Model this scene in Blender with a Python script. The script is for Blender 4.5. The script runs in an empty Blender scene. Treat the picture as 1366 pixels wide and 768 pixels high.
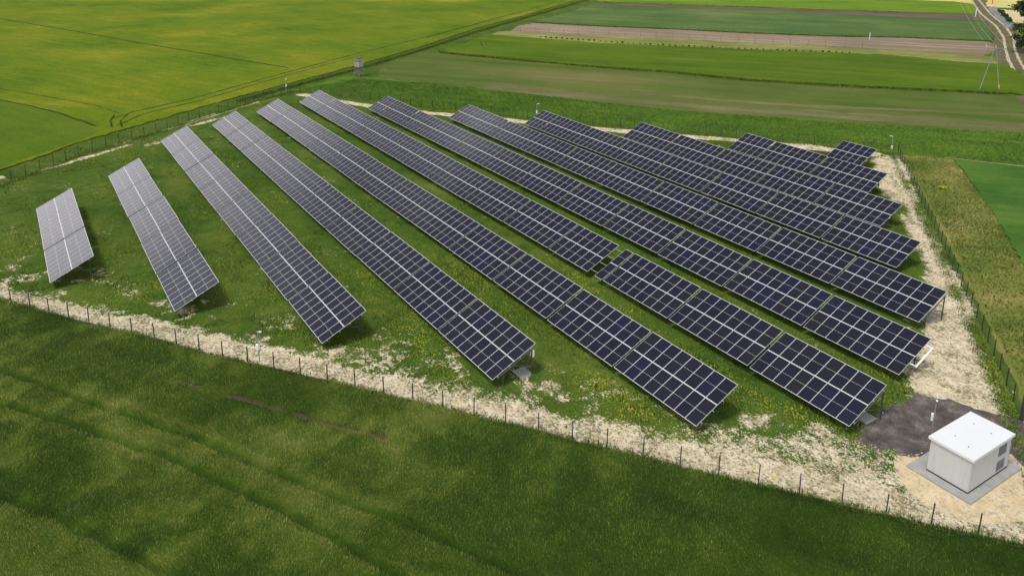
import bpy, bmesh, math, random
import numpy as np
from mathutils import Vector, Matrix
R = math.radians
random.seed(7)
rng = np.random.default_rng(7)
S = bpy.context.scene
COL = S.collection

# ------------------------------------------------------------------ camera, sky, sun, exposure
YAW, PIT, ROL = R(147.318), R(14.366), R(0.2386)
fw = Vector((math.cos(YAW) * math.cos(PIT), math.sin(YAW) * math.cos(PIT), -math.sin(PIT)))
rt = Vector((math.sin(YAW), -math.cos(YAW), 0))
up = rt.cross(fw)
r2 = math.cos(ROL) * rt + math.sin(ROL) * up
u2 = -math.sin(ROL) * rt + math.cos(ROL) * up
cd = bpy.data.cameras.new('camera')
cd.sensor_width = 36
cd.lens = 1070.07 / 1366 * 36
cd.shift_y = -221.3 / 1366
cd.shift_x = 1.0 / 1366
cd.clip_start = 0.5
cd.clip_end = 9000
cam = bpy.data.objects.new('camera', cd)
COL.objects.link(cam)
cam.matrix_world = Matrix(((r2.x, u2.x, -fw.x, 0), (r2.y, u2.y, -fw.y, 0), (r2.z, u2.z, -fw.z, 36.38), (0, 0, 0, 1)))
S.camera = cam
S.render.filter_size = 1.2
S.cycles.use_denoising = True
S.cycles.use_adaptive_sampling = False

SUN_EL, SUN_DIR = R(66), Vector((0.22, -1.0, 0)).normalized()      # the sun stands south (-Y), high
W = bpy.data.worlds.new('World')
S.world = W
W.use_nodes = True
wn = W.node_tree
bg = wn.nodes['Background']
sky = wn.nodes.new('ShaderNodeTexSky')
sky.sky_type = 'NISHITA'
sky.sun_disc = False
sky.sun_elevation = SUN_EL
sky.sun_rotation = math.atan2(SUN_DIR.x, SUN_DIR.y)
sky.air_density = 1.0
sky.dust_density = 4.0
sky.ozone_density = 1.0
hs = wn.nodes.new('ShaderNodeHueSaturation')
hs.inputs['Saturation'].default_value = 0.45
wn.links.new(sky.outputs[0], hs.inputs['Color'])
# a broken layer of bright cloud, densest towards the horizon
tc = wn.nodes.new('ShaderNodeTexCoord')
sx = wn.nodes.new('ShaderNodeSeparateXYZ')
wn.links.new(tc.outputs['Generated'], sx.inputs[0])
cn = wn.nodes.new('ShaderNodeTexNoise')
cn.inputs['Scale'].default_value = 3.2
cn.inputs['Detail'].default_value = 5
cm = wn.nodes.new('ShaderNodeMapping')
cm.inputs['Scale'].default_value = (1, 1, 2.2)
wn.links.new(tc.outputs['Generated'], cm.inputs['Vector'])
wn.links.new(cm.outputs[0], cn.inputs['Vector'])
ce = wn.nodes.new('ShaderNodeMapRange')
ce.inputs[1].default_value = 0.0; ce.inputs[2].default_value = 0.62
ce.inputs[3].default_value = 0.55; ce.inputs[4].default_value = -0.08
wn.links.new(sx.outputs[2], ce.inputs[0])
ca_ = wn.nodes.new('ShaderNodeMath'); ca_.operation = 'ADD'
wn.links.new(cn.outputs[0], ca_.inputs[0]); wn.links.new(ce.outputs[0], ca_.inputs[1])
cr_ = wn.nodes.new('ShaderNodeMapRange'); cr_.interpolation_type = 'SMOOTHSTEP'
cr_.inputs[1].default_value = 0.45; cr_.inputs[2].default_value = 0.95
wn.links.new(ca_.outputs[0], cr_.inputs[0])
mx = wn.nodes.new('ShaderNodeMix'); mx.data_type = 'RGBA'
mx.inputs[7].default_value = (17.5, 17.0, 17.5, 1)
wn.links.new(cr_.outputs[0], mx.inputs[0]); wn.links.new(hs.outputs[0], mx.inputs[6])
wn.links.new(mx.outputs[2], bg.inputs[0])
bg.inputs[1].default_value = 0.11
sl = bpy.data.lights.new('sun', 'SUN')
sl.energy = 1.8
sl.angle = R(9)
sl.color = (1.0, 0.96, 0.89)
sun = bpy.data.objects.new('sun', sl)
COL.objects.link(sun)
sd = Vector((SUN_DIR.x * math.cos(SUN_EL), SUN_DIR.y * math.cos(SUN_EL), math.sin(SUN_EL)))
sun.rotation_euler = sd.to_track_quat('Z', 'Y').to_euler()
sun.location = (-80, 40, 120)
S.view_settings.view_transform = 'Standard'
S.view_settings.look = 'None'
S.view_settings.gamma = 1
S.view_settings.use_curve_mapping = False
S.view_settings.exposure = 0.0

# ------------------------------------------------------------------ helpers
def tag(o, label=None, cat=None, group=None, kind=None):
    if label: o['label'] = label
    if cat: o['category'] = cat
    if group: o['group'] = group
    if kind: o['kind'] = kind
    return o

def empty(name, loc, label, cat, group=None, rz=0):
    o = bpy.data.objects.new(name, None)
    COL.objects.link(o)
    o.location = loc
    o.rotation_euler = (0, 0, rz)
    o.empty_display_size = 0.3
    return tag(o, label, cat, group)

def link(name, me, parent=None, loc=(0, 0, 0), rot=(0, 0, 0)):
    o = bpy.data.objects.new(name, me)
    COL.objects.link(o)
    o.parent = parent
    o.location = loc
    o.rotation_euler = rot
    return o

def to_mesh(bm, name, mats, smooth=False):
    me = bpy.data.meshes.new(name)
    bmesh.ops.recalc_face_normals(bm, faces=bm.faces)
    bm.to_mesh(me)
    bm.free()
    for m in (mats if isinstance(mats, (list, tuple)) else [mats]):
        me.materials.append(m)
    if smooth:
        me.polygons.foreach_set('use_smooth', [True] * len(me.polygons))
    return me

def box(bm, x0, x1, y0, y1, z0, z1, mi=0):
    v = [bm.verts.new(c) for c in ((x0, y0, z0), (x1, y0, z0), (x1, y1, z0), (x0, y1, z0), (x0, y0, z1), (x1, y0, z1), (x1, y1, z1), (x0, y1, z1))]
    for f in ((3, 2, 1, 0), (4, 5, 6, 7), (0, 1, 5, 4), (1, 2, 6, 5), (2, 3, 7, 6), (3, 0, 4, 7)):
        q = bm.faces.new([v[i] for i in f])
        q.material_index = mi
    return v

def tube(bm, a, b, ra, rb=None, n=8, mi=0):
    a, b = Vector(a), Vector(b)
    rb = ra if rb is None else rb
    d = (b - a).normalized()
    s = d.orthogonal().normalized()
    t = d.cross(s)
    A = [bm.verts.new(a + (s * math.cos(2 * math.pi * i / n) + t * math.sin(2 * math.pi * i / n)) * ra) for i in range(n)]
    B = [bm.verts.new(b + (s * math.cos(2 * math.pi * i / n) + t * math.sin(2 * math.pi * i / n)) * rb) for i in range(n)]
    for i in range(n):
        bm.faces.new((A[i], A[(i + 1) % n], B[(i + 1) % n], B[i])).material_index = mi
    bm.faces.new(A[::-1]).material_index = mi
    bm.faces.new(B).material_index = mi

def bar(bm, a, b, w, h, upv=(0, 0, 1), mi=0):
    a, b = Vector(a), Vector(b)
    d = (b - a).normalized()
    s = d.cross(Vector(upv))
    s = s.normalized() if s.length > 1e-4 else Vector((1, 0, 0))
    t = s.cross(d)
    q = []
    for p in (a, b):
        for i, j in ((-1, -1), (1, -1), (1, 1), (-1, 1)):
            q.append(bm.verts.new(p + s * (i * w / 2) + t * (j * h / 2)))
    for f in ((0, 1, 2, 3), (7, 6, 5, 4), (0, 4, 5, 1), (1, 5, 6, 2), (2, 6, 7, 3), (3, 7, 4, 0)):
        bm.faces.new([q[i] for i in f]).material_index = mi

def bevel(bm, w, seg=2):
    bmesh.ops.bevel(bm, geom=list(bm.edges), offset=w, segments=seg, affect='EDGES', profile=0.5)

# numpy noise
_lat = rng.random((8, 256, 256))
def vnoise(x, y, k):
    xi, yi = np.floor(x).astype(int), np.floor(y).astype(int)
    fx, fy = x - xi, y - yi
    fx, fy = fx * fx * (3 - 2 * fx), fy * fy * (3 - 2 * fy)
    L = _lat[k % 8]
    a, b = L[yi & 255, xi & 255], L[yi & 255, (xi + 1) & 255]
    c, d = L[(yi + 1) & 255, xi & 255], L[(yi + 1) & 255, (xi + 1) & 255]
    return (a * (1 - fx) + b * fx) * (1 - fy) + (c * (1 - fx) + d * fx) * fy

def fbm(x, y, size, k=0, octv=3):
    t = np.zeros_like(x, dtype=float)
    amp, tot = 1.0, 0.0
    for o in range(octv):
        t += amp * vnoise(x / size + 17.3 * o + 5 * k, y / size - 9.1 * o + 3 * k, k + o)
        tot += amp
        amp *= 0.5
        size *= 0.5
    return t / tot

def sstep(a, b, x):
    t = np.clip((x - a) / (b - a), 0, 1)
    return t * t * (3 - 2 * t)

def dist_poly(x, y, pts, closed=False):
    d = np.full(x.shape, 1e9)
    n = len(pts)
    for i in range(n if closed else n - 1):
        ax, ay = pts[i]
        bx, by = pts[(i + 1) % n]
        vx, vy = bx - ax, by - ay
        t = np.clip(((x - ax) * vx + (y - ay) * vy) / (vx * vx + vy * vy + 1e-12), 0, 1)
        d = np.minimum(d, np.hypot(x - ax - t * vx, y - ay - t * vy))
    return d

def inside(x, y, pts):
    c = np.zeros(x.shape, bool)
    n = len(pts)
    for i in range(n):
        ax, ay = pts[i]
        bx, by = pts[(i + 1) % n]
        if ay == by: continue
        m = ((ay > y) != (by > y)) & (x < (bx - ax) * (y - ay) / (by - ay) + ax)
        c ^= m
    return c

def sdf(x, y, pts):                                            # positive inside
    d = dist_poly(x, y, pts, True)
    return np.where(inside(x, y, pts), d, -d)

def np_mesh(name, verts, faces, mats, attrs=None, smooth=False):
    nv, nf = len(verts), len(faces)
    k = faces.shape[1]
    me = bpy.data.meshes.new(name)
    me.vertices.add(nv)
    me.vertices.foreach_set('co', np.asarray(verts, np.float32).ravel())
    me.loops.add(nf * k)
    me.loops.foreach_set('vertex_index', np.asarray(faces, np.int32).ravel())
    me.polygons.add(nf)
    me.polygons.foreach_set('loop_start', np.arange(0, nf * k, k, dtype=np.int32))
    if smooth:
        me.polygons.foreach_set('use_smooth', np.ones(nf, bool))
    for key, val in (attrs or {}).items():
        a = me.attributes.new(key, 'FLOAT', 'POINT')
        a.data.foreach_set('value', np.asarray(val, np.float32))
    me.materials.append(mats)
    me.update()
    me.validate()
    return me

def grid_faces(nx, ny):
    i = np.arange(ny - 1)[:, None] * nx + np.arange(nx - 1)[None, :]
    i = i.ravel()
    return np.stack([i, i + 1, i + nx + 1, i + nx], 1)

def blades(name, x, y, z, h, w, lean, mat, tint, nleaf=1):
    """many thin upright leaves as one mesh; lean = (dx, dy) of the tip"""
    n = len(x)
    a = rng.random(n) * math.pi
    dx, dy = np.cos(a) * w / 2, np.sin(a) * w / 2
    v = np.zeros((n, 3, 3))
    v[:, 0] = np.stack([x - dx, y - dy, z], 1)
    v[:, 1] = np.stack([x + dx, y + dy, z], 1)
    v[:, 2] = np.stack([x + lean[0], y + lean[1], z + h], 1)
    f = np.arange(n * 3).reshape(n, 3)
    return np_mesh(name, v.reshape(-1, 3), f, mat, {'tint': np.repeat(tint, 3), 'tip': np.tile([0, 0, 1.0], n)})

# ------------------------------------------------------------------ materials
def new_mat(name):
    m = bpy.data.materials.new(name)
    m.use_nodes = True
    nt = m.node_tree
    return m, nt, nt.nodes['Principled BSDF']

class N:                                                        # small node-building wrapper
    def __init__(s, nt): s.nt = nt
    def _in(s, sock, v):
        if isinstance(v, bpy.types.NodeSocket): s.nt.links.new(v, sock)
        elif isinstance(v, (tuple, list)) and len(v) == 3 and len(sock.default_value) == 4: sock.default_value = (*v, 1)
        else: sock.default_value = v
    def math(s, op, a, b=0.0, c=None):
        n = s.nt.nodes.new('ShaderNodeMath'); n.operation = op
        s._in(n.inputs[0], a); s._in(n.inputs[1], b)
        if c is not None: s._in(n.inputs[2], c)
        return n.outputs[0]
    def mix(s, f, a, b, mode='MIX'):
        n = s.nt.nodes.new('ShaderNodeMix'); n.data_type = 'RGBA'; n.blend_type = mode
        s._in(n.inputs[0], f); s._in(n.inputs[6], a); s._in(n.inputs[7], b)
        return n.outputs[2]
    def ramp(s, f, stops):
        n = s.nt.nodes.new('ShaderNodeValToRGB')
        e = n.color_ramp.elements
        while len(e) < len(stops): e.new(0.5)
        for q, (p, c) in zip(e, stops): q.position = p; q.color = (*c, 1)
        s._in(n.inputs[0], f)
        return n.outputs[0]
    def step(s, f, a, b):
        n = s.nt.nodes.new('ShaderNodeMapRange'); n.interpolation_type = 'SMOOTHSTEP'
        s._in(n.inputs[0], f); n.inputs[1].default_value = a; n.inputs[2].default_value = b
        return n.outputs[0]
    def attr(s, name):
        n = s.nt.nodes.new('ShaderNodeAttribute'); n.attribute_name = name
        return n.outputs['Fac']
    def pos(s, rz=0.0, sc=(1, 1, 1)):
        g = s.nt.nodes.new('ShaderNodeNewGeometry')
        v = g.outputs['Position']
        if rz:
            r = s.nt.nodes.new('ShaderNodeVectorRotate'); r.rotation_type = 'Z_AXIS'
            r.inputs['Angle'].default_value = -rz
            s.nt.links.new(v, r.inputs['Vector']); v = r.outputs[0]
        m = s.nt.nodes.new('ShaderNodeMapping'); m.inputs['Scale'].default_value = sc
        s.nt.links.new(v, m.inputs['Vector'])
        return m.outputs[0]
    def noise(s, v, scale, detail=3.0, rough=0.55):
        n = s.nt.nodes.new('ShaderNodeTexNoise')
        n.inputs['Scale'].default_value = scale; n.inputs['Detail'].default_value = detail; n.inputs['Roughness'].default_value = rough
        s.nt.links.new(v, n.inputs['Vector'])
        return n.outputs[0]
    def bump(s, h, strength, dist):
        n = s.nt.nodes.new('ShaderNodeBump'); n.inputs['Strength'].default_value = strength; n.inputs['Distance'].default_value = dist
        s._in(n.inputs['Height'], h)
        return n.outputs[0]

def plain(name, col, rough=0.6, metal=0.0, var=0.12, scale=3.0, bump=0.0, bscale=20.0):
    m, nt, b = new_mat(name)
    n = N(nt)
    t = nt.nodes.new('ShaderNodeTexCoord').outputs['Object']
    f = n.noise(t, scale, 4)
    c = n.mix(f, tuple(x * (1 - var) for x in col), tuple(min(1, x * (1 + var)) for x in col))
    nt.links.new(c, b.inputs['Base Color'])
    b.inputs['Roughness'].default_value = rough
    b.inputs['Metallic'].default_value = metal
    if bump:
        nt.links.new(n.bump(n.noise(t, bscale, 3), bump, 0.02), b.inputs['Normal'])
    return m

def field_mat(name, stops, rz, big=0.035, streak=(0.03, 0.4), fine=2.5, wb=0.45, ws=0.35, wf=0.2, bump=0.8, bd=0.25, rough=0.9, contrast=2.2):
    """soil or crop cover: broad patches, streaks along the drilling direction, leaf-sized grain"""
    m, nt, b = new_mat(name)
    n = N(nt)
    p = n.pos()
    ps = n.pos(rz, (streak[0], streak[1], 1))
    a = n.math('MULTIPLY', n.noise(p, big, 4, 0.6), wb)
    a = n.math('MULTIPLY_ADD', n.noise(ps, 1.0, 4, 0.6), ws, a)
    fn = n.noise(p, fine, 4, 0.7)
    a = n.math('MULTIPLY_ADD', fn, wf, a)
    a = n.math('MULTIPLY_ADD', n.math('SUBTRACT', a, (wb + ws + wf) / 2), contrast, 0.5)
    nt.links.new(n.ramp(a, stops), b.inputs['Base Color'])
    b.inputs['Roughness'].default_value = rough
    b.inputs['Specular IOR Level'].default_value = 0.02
    hsum = n.math('ADD', fn, n.math('MULTIPLY', n.noise(n.pos(rz, (0.5, 2.2, 1)), 1.0, 3), 0.7))
    nt.links.new(n.bump(hsum, bump, bd), b.inputs['Normal'])
    return m

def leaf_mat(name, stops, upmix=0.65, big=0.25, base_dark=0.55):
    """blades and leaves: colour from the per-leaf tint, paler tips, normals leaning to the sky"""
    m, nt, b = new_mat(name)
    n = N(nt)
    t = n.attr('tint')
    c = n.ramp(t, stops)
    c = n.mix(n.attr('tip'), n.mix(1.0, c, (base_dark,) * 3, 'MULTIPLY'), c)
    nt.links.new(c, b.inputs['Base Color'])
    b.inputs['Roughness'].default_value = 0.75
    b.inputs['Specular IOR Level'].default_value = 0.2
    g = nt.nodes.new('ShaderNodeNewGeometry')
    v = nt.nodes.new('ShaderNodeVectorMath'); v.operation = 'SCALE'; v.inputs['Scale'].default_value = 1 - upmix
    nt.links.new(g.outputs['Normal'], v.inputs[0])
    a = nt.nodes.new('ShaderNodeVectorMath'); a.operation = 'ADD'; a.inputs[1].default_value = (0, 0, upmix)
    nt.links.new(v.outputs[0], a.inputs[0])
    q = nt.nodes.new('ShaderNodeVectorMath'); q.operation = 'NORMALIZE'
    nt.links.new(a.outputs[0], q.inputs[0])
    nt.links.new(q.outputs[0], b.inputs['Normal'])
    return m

M_alu = plain('aluminium_frame', (0.69, 0.70, 0.72), 0.42, 0.0, 0.05)
M_galv = plain('galvanised_steel', (0.30, 0.31, 0.32), 0.5, 0.3, 0.15)
M_dark = plain('weathered_steel_shade_tone', (0.075, 0.075, 0.075), 0.6, 0.2, 0.25)  # weathered galvanised steel, colour also darkened for the shade under the tables
M_white = plain('white_coated_metal', (0.78, 0.79, 0.80), 0.45, 0.0, 0.05)
M_fence = plain('anthracite_fence_steel', (0.032, 0.036, 0.036), 0.6, 0.0, 0.2)
M_conc = plain('weathered_concrete', (0.32, 0.32, 0.305), 0.9, 0.0, 0.35, 1.2, 0.3, 30)
M_roofp = plain('white_roof_paint', (0.68, 0.70, 0.715), 0.5, 0.0, 0.06, 0.7)
M_wallp = plain('pale_grey_render', (0.50, 0.51, 0.505), 0.8, 0.0, 0.07, 1.2, 0.15, 60)
M_black = plain('black_rubber', (0.015, 0.015, 0.016), 0.7)
def streaked(m):
    nt = m.node_tree; n = N(nt); b = nt.nodes['Principled BSDF']
    old = b.inputs['Base Color'].links[0].from_socket
    t = nt.nodes.new('ShaderNodeTexCoord').outputs['Object']
    mp = nt.nodes.new('ShaderNodeMapping'); mp.inputs['Scale'].default_value = (5, 5, 0.35)
    nt.links.new(t, mp.inputs['Vector'])
    f = n.step(n.noise(mp.outputs[0], 1.0, 4, 0.6), 0.45, 0.75)
    nt.links.new(n.mix(n.math('MULTIPLY', f, 0.30), old, (0.33, 0.32, 0.29)), b.inputs['Base Color'])
streaked(M_wallp)
M_louv = plain('grey_louvre_metal', (0.20, 0.205, 0.20), 0.5, 0.3, 0.1)
M_wood = plain('grey_weathered_wood', (0.17, 0.15, 0.13), 0.85, 0.0, 0.3, 5, 0.4, 25)
M_woodl = plain('pale_weathered_boards', (0.30, 0.29, 0.28), 0.85, 0.0, 0.25, 4, 0.4, 25)
M_stake = plain('old_wooden_stake', (0.17, 0.15, 0.12), 0.9, 0.0, 0.3, 5)
M_pole = plain('grey_power_pole', (0.24, 0.24, 0.235), 0.8, 0.0, 0.2, 2)
M_cer = plain('porcelain', (0.6, 0.58, 0.55), 0.3)
M_yel = plain('yellow_sign_paint', (0.85, 0.62, 0.03), 0.5, 0.0, 0.04)
M_red = plain('red_paint', (0.55, 0.03, 0.03), 0.5)
M_bark = plain('brown_bark', (0.10, 0.075, 0.055), 0.95, 0.0, 0.35, 6, 0.8, 20)

def glass_mat():
    m, nt, b = new_mat('solar_glass')
    n = N(nt)
    oi = nt.nodes.new('ShaderNodeObjectInfo')
    c = n.ramp(oi.outputs['Random'], ((0.0, (0.0070, 0.0080, 0.0195)), (0.5, (0.0090, 0.0095, 0.0200)), (0.8, (0.0115, 0.0110, 0.0180)), (1.0, (0.0065, 0.0095, 0.0290))))
    nt.links.new(c, b.inputs['Base Color'])
    b.inputs['Roughness'].default_value = 0.16
    b.inputs['IOR'].default_value = 1.5
    t = nt.nodes.new('ShaderNodeTexCoord').outputs['Object']
    nt.links.new(n.math('MULTIPLY_ADD', n.noise(t, 1.3, 3), 0.10, 0.06), b.inputs['Roughness'])
    return m
M_glass = glass_mat()
M_back = plain('white_backsheet', (0.62, 0.63, 0.66), 0.6, 0.0, 0.03)

# ------------------------------------------------------------------ where things lie (metres; the camera hovers over the origin)
NEAR = [(-110.8, -20.1), (-85.59, -2.45), (-77.2, 3.4), (-71.01, 7.98), (-64.33, 12.52), (-58.28, 17.22), (-49.93, 23.45), (-43.69, 28.02), (-37.33, 32.64), (-31.02, 37.22), (-24.75, 41.87), (-18.77, 46.59), (-15.0, 49.5)]
LEFT = [(-110.8, -20.1), (-128.29, -1.32), (-137.6, 8.2), (-145.01, 19.0), (-154.31, 32.3), (-161.27, 41.8), (-166.2, 50.6)]
FAR = [(-166.2, 50.6), (-157.16, 57.6), (-138.5, 68.2), (-124.04, 78.12), (-112.53, 86.0), (-98.61, 97.6), (-85.39, 107.2), (-69.85, 117.9)]
RIGHT = [(-69.85, 117.9), (-56.97, 102.1), (-47.1, 90.1), (-40.23, 81.51), (-33.58, 73.3), (-28.66, 67.09), (-23.81, 60.81), (-15.0, 49.5)]
YARD = NEAR + RIGHT[-2:0:-1] + [RIGHT[0]] + FAR[-2:0:-1] + [FAR[0]] + LEFT[-2:0:-1]

CH_NEAR = [(-110, -19.2), (-88.3, -3.6), (-77.9, 4.0), (-69.2, 10.2), (-58.9, 17.0), (-47.8, 25.0), (-38.2, 31.8), (-28.2, 39.4), (-18.9, 46.5), (-15.5, 49.3),
           (-17.0, 52), (-22, 47.8), (-27.0, 45.6), (-31.0, 42.6), (-34.8, 38.6), (-38.4, 35.4), (-42.6, 32.0), (-48.0, 29.0), (-52.0, 25.4), (-56.7, 21.9), (-61.9, 18.2), (-66.4, 15.2), (-72.7, 11.0), (-79.6, 5.5), (-86.3, 0.3), (-91.2, -3.4), (-108, -15.5)]
CH_RIGHT = [(-69.6, 116.9), (-60.6, 105.9), (-52.9, 95.6), (-45.8, 86.7), (-39.6, 78.6), (-34.5, 72.0), (-30.2, 66.4), (-25.6, 60.8), (-18, 51), (-20, 50), (-25, 56), (-30.0, 57.5), (-32.2, 60.5), (-33.4, 64.5), (-36.6, 71.6), (-40.4, 77.6), (-46.7, 85.3), (-49.8, 89.2), (-56.9, 97.3), (-62.6, 102.7), (-70.6, 112.4)]
CH_LEFT = [(-131.0, -2.4), (-133.1, 1.2), (-138.6, 7.1), (-141.2, 13), (-145.0, 18.0), (-149.0, 25.0), (-154.4, 32.8), (-160.2, 41.6)]
CH_LEFT2 = [(-128.0, -2.6), (-132.0, 3.1), (-135.9, 9.4), (-140.2, 16.6), (-146.2, 25.2), (-150.9, 33.7)]
CH_FAR = [(-162, 51.5), (-147.6, 58.2), (-138.3, 63.2), (-127.8, 71.6), (-118.6, 78.6), (-107.1, 87.2), (-96.4, 95.6), (-89.3, 102.1), (-80.3, 109.0), (-71.9, 114.6)]
CORNER = [(-37.5, 37.5), (-33.4, 43.6), (-31.2, 47.0), (-30.8, 56.6), (-29.6, 62), (-25.6, 60.0), (-19.0, 52.0), (-18.4, 47.4), (-26, 41.6), (-33, 36.4)]
GRAVEL = [(-28.9, 48.5), (-29.6, 50.9), (-30.0, 54.1), (-29.9, 57.0), (-28.4, 58.8), (-26.3, 59.4), (-23.6, 61.0), (-19.5, 58.4), (-20.4, 55.9), (-22.5, 55.2), (-24.4, 54.0), (-25.2, 51.9), (-25.7, 50.0), (-27.0, 48.6)]
SAND = [(-26.3, 47.8), (-25.9, 49.8), (-25.5, 51.4), (-24.2, 54.9), (-21.0, 56.2), (-18.6, 54.2), (-18.0, 51.3), (-18.9, 48.4), (-20.6, 46.9), (-22.9, 46.4), (-24.7, 46.8)]
SPOTS = [(-47.3, 32.0, 1.0), (-46.1, 33.4, 1.5), (-44.4, 33.6, 1.2), (-31.0, 46.8, 1.5), (-34.3, 43.7, 1.6), (-32.6, 41.2, 1.6), (-138.6, 19.4, 0.9), (-138.0, 18.0, 0.7), (-63.1, 15.1, 1.2), (-60.2, 21.0, 0.8), (-51.0, 27.4, 0.9), (-56.0, 23.8, 0.8), (-75.0, 11.5, 0.8)]

def chalk_mask(x, y):
    w = fbm(x, y, 5.0, 1, 4) - 0.5
    m = 0.76 * sstep(-2.6, 2.2, sdf(x, y, CH_NEAR) - 0.55 + 4.2 * w) - 0.18 * sstep(-60, -95, x)
    m = np.maximum(m, 0.92 * sstep(-1.6, 1.2, sdf(x, y, CH_RIGHT) + 0.5 + 3.0 * w))
    ctr = [(-64.5, 107.5), (-55.5, 96.5), (-47.5, 87.0), (-41.0, 78.6), (-35.6, 71.2), (-31.8, 64.8), (-28.4, 60.4)]
    m = m - 0.34 * sstep(0.7, 0.15, dist_poly(x, y, ctr) + 0.8 * w) * sstep(0.3, 0.55, fbm(x, y, 4, 2, 2))
    wob = fbm(x, y, 9.0, 3, 2)
    m = np.maximum(m, 0.80 * sstep(1.6, 0.3, dist_poly(x, y, CH_LEFT) + 1.6 * w) * sstep(0.15, 0.40, wob))
    m = np.maximum(m, 0.60 * sstep(1.2, 0.2, dist_poly(x, y, CH_LEFT2) + 1.6 * w) * sstep(0.35, 0.55, wob))
    m = np.maximum(m, 0.95 * sstep(1.9, 0.6, dist_poly(x, y, CH_FAR) + 1.6 * w))
    m = np.maximum(m, (0.45 + 0.85 * (fbm(x, y, 3.2, 5, 3) - 0.45)) * sstep(-0.6, 1.5, sdf(x, y, CORNER) + 2 * w))
    dn = dist_poly(x, y, NEAR)
    m = np.maximum(m, 0.76 * sstep(3.5, 1.4, dn + 4.2 * w) * inside(x, y, YARD) - 0.12 * sstep(-70, -100, x))
    m = np.maximum(m, 0.46 * sstep(12.5, 5.5, dn + 5 * w) * sstep(0.40, 0.62, fbm(x, y, 1.9, 4, 3)))
    m = np.maximum(m, 0.30 * sstep(0.58, 0.72, fbm(x, y, 2.6, 6, 4)))
    for cx, cy, r in SPOTS:
        m = np.maximum(m, 0.60 * sstep(r * 1.35, r * 0.3, np.hypot(x - cx, y - cy) + 1.6 * w))
    return np.clip(m, 0, 1)

# ------------------------------------------------------------------ the ground: one sheet to the horizon
def axis(a, b, st, out):
    d = np.arange(a, b + 1e-6, st)
    lo, hi, s = [], [], st
    p = a
    while p > -out:
        s *= 1.25; p -= s; lo.append(p)
    s = st; p = b
    while p < out:
        s *= 1.25; p += s; hi.append(p)
    return np.concatenate([lo[::-1], d, hi])
gx, gy = axis(-170, -10, 0.36, 3500), axis(-24, 122, 0.36, 3500)
GX, GY = np.meshgrid(gx, gy)
gxv, gyv = GX.ravel(), GY.ravel()
dense = (gxv > -172) & (gxv < -8) & (gyv > -26) & (gyv < 124)
chalk = np.zeros(len(gxv)); grav = np.zeros(len(gxv)); sand = np.zeros(len(gxv)); yardm = np.zeros(len(gxv)); gz = np.zeros(len(gxv))
xd, yd = gxv[dense], gyv[dense]
chalk[dense] = chalk_mask(xd, yd)
grav[dense] = sstep(-0.25, 0.35, sdf(xd, yd, GRAVEL) + 2.0 * (fbm(xd, yd, 1.6, 2) - 0.5))
sand[dense] = sstep(-0.5, 0.5, sdf(xd, yd, SAND) + 2.2 * (fbm(xd, yd, 2.0, 4) - 0.5))
yardm[dense] = sstep(-1, 0.3, sdf(xd, yd, YARD))
gz[dense] = (0.10 * (fbm(xd, yd, 4.0, 6, 4) - 0.5) + 0.05 * (fbm(xd, yd, 0.9, 3, 2) - 0.5)) * yardm[dense] * (1 - sand[dense])

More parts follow.
